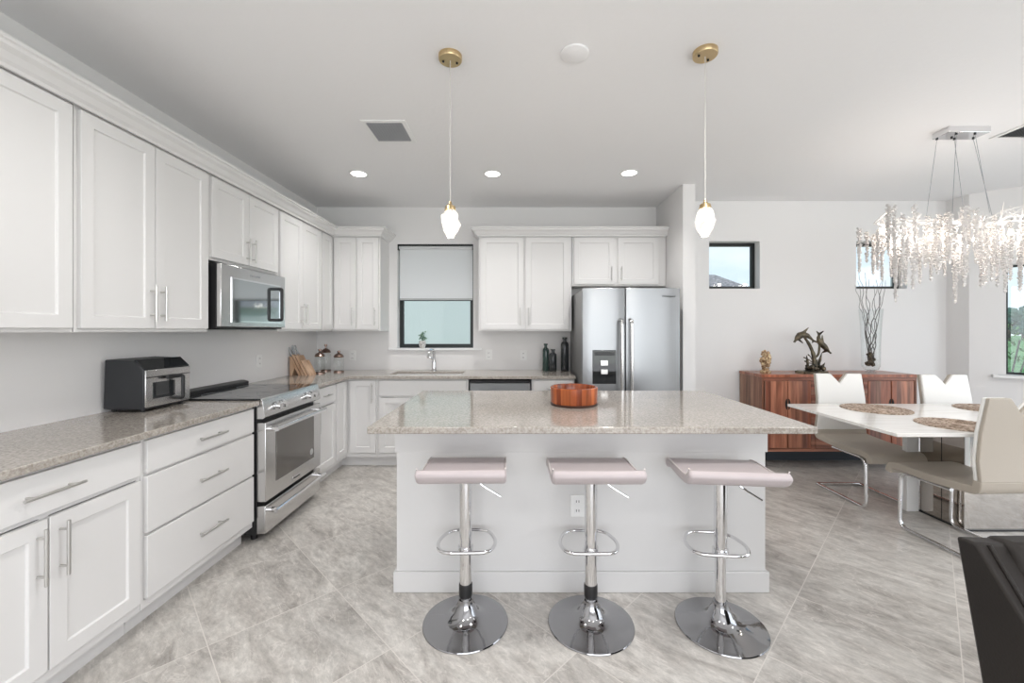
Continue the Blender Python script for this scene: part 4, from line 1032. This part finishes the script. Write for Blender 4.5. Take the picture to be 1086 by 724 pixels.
def dolphin(path, rads):
    bm = bmesh.new(); P = [Vector(p) for p in path]
    tube(bm, P, rads, 10)
    # flukes, dorsal fin, flippers
    T = (P[-1] - P[-2]).normalized()
    def fin(base, d1, d2, th=0.006):
        n = d1.cross(d2).normalized() * th
        pts = [base - d2 * 0.5, base + d2 * 0.5, base + d1 + d2 * 0.6]
        A = [bm.verts.new(p + n) for p in pts]; C = [bm.verts.new(p - n) for p in pts]
        bm.faces.new(A); bm.faces.new(C[::-1])
        for i in range(3): bm.faces.new((A[i], C[i], C[(i + 1) % 3], A[(i + 1) % 3]))
    fin(P[-1] - T * 0.01, Vector((0, 0.055, 0)) + T * 0.02, T * 0.035); fin(P[-1] - T * 0.01, Vector((0, -0.055, 0)) + T * 0.02, T * 0.035)
    m_ = P[len(P) // 2]; TT = (P[len(P) // 2 + 1] - P[len(P) // 2 - 1]).normalized(); nn = Vector((TT.z, 0, -TT.x))
    if nn.z < 0: nn = -nn
    fin(m_ + nn * 0.02, nn * 0.055 + TT * 0.03, TT * 0.05)
    q = P[2]; fin(q + Vector((0, 0.02, -0.01)), Vector((0, 0.05, -0.04)), TT * 0.03); fin(q + Vector((0, -0.02, -0.01)), Vector((0, -0.05, -0.04)), TT * 0.03)
    return bm
obj('dolphin', dolphin([(-0.215, 0, 0.335), (-0.195, 0, 0.352), (-0.175, 0, 0.375), (-0.145, 0, 0.405), (-0.105, 0, 0.418), (-0.06, 0, 0.405), (-0.02, 0, 0.375), (0.015, 0, 0.345)], [0.006, 0.012, 0.028, 0.038, 0.036, 0.026, 0.015, 0.007]), bronze_m, dp, smooth=True)
obj('dolphin', dolphin([(0.215, 0, 0.215), (0.19, 0, 0.228), (0.165, 0, 0.25), (0.135, 0, 0.285), (0.10, 0, 0.315), (0.075, 0, 0.345), (0.068, 0, 0.385), (0.078, 0, 0.425)], [0.005, 0.010, 0.022, 0.030, 0.032, 0.026, 0.018, 0.008]), bronze_m, dp, smooth=True)
# tall vase with branches
tv = thing('tall_glass_vase', 'tall clear glass vase of dark curly branches on the sideboard', 'vase', (3.68, 4.30, ST))
VH = 0.66
bm = bmesh.new(); lathe(bm, [(0, 0.022), (0.03, 0.022), (0.062, 0.035), (0.078, 0.07), (0.080, 0.30), (0.088, 0.5), (0.10, VH)], seg=36, cap=False)
lathe(bm, [(0, 0), (0.045, 0), (0.05, 0.006), (0.03, 0.022), (0, 0.022)], seg=36)
obj('glass', bm, vase_m, tv, smooth=True)
bm = bmesh.new(); r_ = random.Random(9)
for k in range(26):
    a = r_.uniform(0, 6.28); q = r_.uniform(0, 0.038); bmesh.ops.create_icosphere(bm, subdivisions=1, radius=r_.uniform(0.014, 0.026), matrix=Matrix.Translation((q * math.cos(a), q * math.sin(a), r_.uniform(0.075, 0.20))))
obj('moss_filler', bm, moss_m, tv)
for k in range(10):
    bm = bmesh.new(); a = 2 * PI * k / 10; pts = []; r0 = 0.012; hh = r_.uniform(0.85, 1.12)
    for j in range(15):
        q = j / 14; rr = r0 + 0.055 * min(1, q * 1.5) + 0.05 * max(0, q - 0.5) * 2
        pts.append((rr * math.cos(a) + 0.012 * math.sin(j * 1.5 + k), rr * math.sin(a) + 0.012 * math.cos(j * 1.7 + k * 2), 0.10 + (hh - 0.1) * q))
    for j, p in enumerate(pts):
        rr = math.hypot(p[0], p[1])
        if p[2] < VH and rr > 0.068: pts[j] = (p[0] * 0.068 / rr, p[1] * 0.068 / rr, p[2])
    tube(bm, pts, [0.0045 - 0.003 * j / 14 for j in range(15)], 5); obj('branch', bm, twig_m, tv, smooth=True)

# ------------------------------------------------------------------ dining table
dt = thing('dining_table', 'rectangular white marble-look dining table on a mirrored pedestal', 'dining table', (2.27, 2.47, 0))
obj('tabletop', B((0, 1.78, 0, 1.0, 0.738, 0.760)), tabletop_m, dt, bevel=0.003)
pd = obj('pedestal', B((0.80, 1.42, 0.37, 0.68, 0.012, 0.738)), mirror_m, dt)
obj('panel_joint', B((0.7985, 0.80, 0.52, 0.523, 0.012, 0.738)), black_m, pd)
obj('corner_post', B((0.70, 0.792, 0.68, 0.72, 0.0, 0.738)), white_plastic_m, dt, bevel=0.003)
obj('corner_post', B((0.80, 0.835, 0.365, 0.3695, 0.42, 0.738)), white_plastic_m, dt)
obj('base_rim', B((0.793, 1.425, 0.362, 0.685, 0.0, 0.012)), black_m, dt)

def placemat(label, x, y, r=0.205):
    bm = bmesh.new(); lathe(bm, [(0, 0), (r, 0), (r + 0.002, 0.003), (r, 0.006), (0, 0.006)], seg=56)
    for q in range(1, 9):
        rr = r * q / 8.3
        tube(bm, [(rr * math.cos(k * PI / 24), rr * math.sin(k * PI / 24), 0.006) for k in range(48)], 0.003, 5, closed=True)
    tag(obj('placemat', bm, mat_m, smooth=True, loc=(x, y, 0.760)), label, 'placemat', 'round woven placemats on the dining table')
placemat('round woven placemat at the far left of the dining table', 2.80, 3.23, 0.22)
placemat('round woven placemat at the near left, before the near chair', 2.86, 2.69)
placemat('round woven placemat before the far right dining chair', 3.70, 3.23, 0.21)

# ------------------------------------------------------------------ dining chairs (front towards -y)
def make_chair(label, loc, rz):
    t = thing('dining_chair', label, 'dining chair', loc, rz, 'cantilever chairs round the dining table')
    w = 0.43; hw = w / 2
    # backrest: outer shell and white inner face, V notch at the top
    def back_pts(off):   # (y,z) of the sheet, offset towards the sitter is -off
        return [(0.305 - off, 0.50), (0.29 - off, 0.62), (0.30 - off, 0.78), (0.335 - off, 0.99)]
    def backmesh(o1, o2, top_in=0.0):
        bm = bmesh.new()
        cols = [(-hw, 0), (-hw * 0.37, 0), (0.0, -0.085), (hw * 0.37, 0), (hw, 0)]
        F = []; K = []
        for (x, dz) in cols:
            f = []; k = []
            for i, ((y1, z), (y2, _)) in enumerate(zip(back_pts(o1), back_pts(o2))):
                nar = 1 - 0.07 * (i / 3)
                zz = z + (dz if i == 3 else 0)
                yy = 0 if i < 3 else dz * 0.16
                f.append(bm.verts.new((x * nar, y1 + yy, zz))); k.append(bm.verts.new((x * nar, y2 + yy, zz)))
            F.append(f); K.append(k)
        for c_ in range(4):
            for r in range(3):
                bm.faces.new((F[c_][r], F[c_ + 1][r], F[c_ + 1][r + 1], F[c_][r + 1])); bm.faces.new((K[c_][r], K[c_][r + 1], K[c_ + 1][r + 1], K[c_ + 1][r]))
            bm.faces.new((F[c_][3], F[c_ + 1][3], K[c_ + 1][3], K[c_][3])); bm.faces.new((F[c_][0], K[c_][0], K[c_ + 1][0], F[c_ + 1][0]))
        for c_ in (0, 4):
            for r in range(3): bm.faces.new((F[c_][r], F[c_][r + 1], K[c_][r + 1], K[c_][r]))
        return bm
    bk = obj('backrest', backmesh(0.0, 0.022), leather_g, t, bevel=0.005)
    obj('inner_back_cushion', backmesh(0.0225, 0.045), leather_w, bk, bevel=0.008)
    # seat: sheet from the foot of the back, curving forward
    line = rounded([(0, 0.283, 0.505), (0, 0.278, 0.445), (0, 0.20, 0.437), (0, 0.02, 0.424), (0, -0.205, 0.430), (0, -0.262, 0.418), (0, -0.272, 0.372)], 0.07, 5)
    up = []; lo = []
    for i, p in enumerate(line):
        a = line[max(0, i - 1)]; b = line[min(len(line) - 1, i + 1)]; T = (b - a).normalized(); n = Vector((0, T.z, -T.y))
        up.append(p + n * 0.026); lo.append(p - n * 0.022)
    bm = bmesh.new(); rows = []
    for a, b in zip(up, lo): rows.append((a, b))
    V1 = [[bm.verts.new((sx * hw, a.y, a.z)) for a, _ in rows] for sx in (-1, 1)]
    V2 = [[bm.verts.new((sx * hw, b.y, b.z)) for _, b in rows] for sx in (-1, 1)]
    n = len(rows)
    for i in range(n - 1):
        bm.faces.new((V1[0][i], V1[1][i], V1[1][i + 1], V1[0][i + 1])); bm.faces.new((V2[0][i], V2[0][i + 1], V2[1][i + 1], V2[1][i]))
        for s in (0, 1): bm.faces.new((V1[s][i], V1[s][i + 1], V2[s][i + 1], V2[s][i]))
    for i in (0, n - 1): bm.faces.new((V1[0][i], V1[1][i], V2[1][i], V2[0][i]))
    obj('seat', bm, leather_g, t, bevel=0.006)
    # frame
    fw = 0.185
    for sx in (-1, 1):
        bm = bmesh.new(); x = sx * fw
        tube(bm, rounded([(x, 0.12, 0.392), (x, -0.205, 0.392), (x, -0.215, 0.014), (x, 0.30, 0.014)], 0.06, 7), 0.0, 12, flat=(0.011, 0.014))
        obj('leg', bm, chrome_m, t, smooth=True)
    obj('crossbar', B((-fw - 0.012, fw + 0.012, 0.28, 0.31, 0.003, 0.025)), chrome_m, t, bevel=0.004)
    obj('seat_brace', B((-fw, fw, 0.06, 0.10, 0.388, 0.40)), chrome_m, t, bevel=0.002)
    return t
make_chair('white cantilever dining chair on the far side, nearest the island', (2.865, 3.385, 0), 0)
make_chair('white cantilever dining chair on the far side, further right', (3.70, 3.29, 0), 0)
make_chair('greige-backed cantilever dining chair on the near side, back to camera', (2.865, 2.68, 0), PI + 0.03)

# window sill decor
td = thing('twig_ornament', 'small pyramid of pale twigs on the garden window sill', 'ornament', (4.72 + 0.7071 * (0.42 + 0.03), 4.32 + 0.7071 * (-0.42 + 0.03), GZ0))
bm = bmesh.new()
for k in range(16):
    a = k * 2 * PI / 16; tube(bm, [(0.07 * math.cos(a), 0.03 * math.sin(a), 0.0), (0.006 * math.cos(a), 0.006 * math.sin(a), 0.12 + 0.02 * (k % 3))], 0.004, 5)
obj('twig_cone', bm, paletwig_m, td)
bm = bmesh.new()
for k in range(5): tube(bm, [(0.075 * math.cos(q * PI / 8) * (1 - k * 0.17), 0.035 * math.sin(q * PI / 8) * (1 - k * 0.17), 0.006 + 0.02 * k) for q in range(16)], 0.004, 5, closed=True)
obj('woven_ring', bm, paletwig_m, td)

# ------------------------------------------------------------------ dark sofa (back at far side, facing the camera)
sf = thing('leather_armchair', 'dark brown leather armchair at the lower right corner', 'armchair', (1.335, 0.40, 0.012))
# left side panel: tapered slab with a raked front edge
bm = bmesh.new()
out_ = [(0.86, 0.74), (0.805, 0.745), (0.70, 0.575), (0.60, 0.545), (0.02, 0.52), (0.0, 0.10), (0.80, 0.10), (0.84, 0.30)]
A = [bm.verts.new((0.0 + (0.74 - z) * 0.13, y, z)) for y, z in out_]; C_ = [bm.verts.new((0.10, y, z - 0.004)) for y, z in out_]
bm.faces.new(A); bm.faces.new(C_[::-1])
for i in range(len(A)): bm.faces.new((A[i], C_[i], C_[(i + 1) % len(A)], A[(i + 1) % len(A)]))
obj('side_panel', bm, sofa_m, sf, bevel=0.018)
bm = bmesh.new(); tube(bm, [(0.035, 0.80, 0.742), (0.05, 0.70, 0.578), (0.055, 0.60, 0.548), (0.055, 0.05, 0.524)], 0.006, 8); obj('welt', bm, sofa_m, sf, smooth=True)
bm = bmesh.new(); prism(bm, [(0.865, 0.745), (0.78, 0.752), (0.72, 0.60), (0.66, 0.42), (0.66, 0.12), (0.84, 0.12)], 0.085, 0.80)
obj('backrest', bm, sofa_m, sf, bevel=0.02)
obj('seat_cushion', B((0.105, 0.78, 0.05, 0.655, 0.28, 0.45)), sofa_m, sf, bevel=0.04)
obj('seat_base', B((0.105, 0.80, 0.03, 0.655, 0.10, 0.275)), sofa_m, sf, bevel=0.01)
bm = bmesh.new()
A = [bm.verts.new((0.885 - (0.74 - z) * 0.13, y, z)) for y, z in out_]; C_ = [bm.verts.new((0.785, y, z - 0.004)) for y, z in out_]
bm.faces.new(A); bm.faces.new(C_[::-1])
for i in range(len(A)): bm.faces.new((A[i], C_[i], C_[(i + 1) % len(A)], A[(i + 1) % len(A)]))
obj('side_panel', bm, sofa_m, sf, bevel=0.018)
for lx, ly in ((0.12, 0.08), (0.77, 0.08), (0.12, 0.76), (0.77, 0.76)):
    obj('leg', B((lx - 0.02, lx + 0.02, ly - 0.02, ly + 0.02, 0, 0.10)), black_m, sf)
pl = thing('throw_pillow', 'dark leather cushion leaning inside the armchair', 'cushion', (1.335 + 0.28, 0.40 + 0.60, 0.452), 0)
bm = bmesh.new(); bmesh.ops.create_cube(bm, size=1, matrix=Matrix.Translation((0.07, 0, 0.15)) @ Matrix.Diagonal((0.36, 0.09, 0.28, 1)))
bmesh.ops.subdivide_edges(bm, edges=bm.edges, cuts=2)
obj('cushion_body', bm, sofa_m, pl, smooth=True, sub=2)
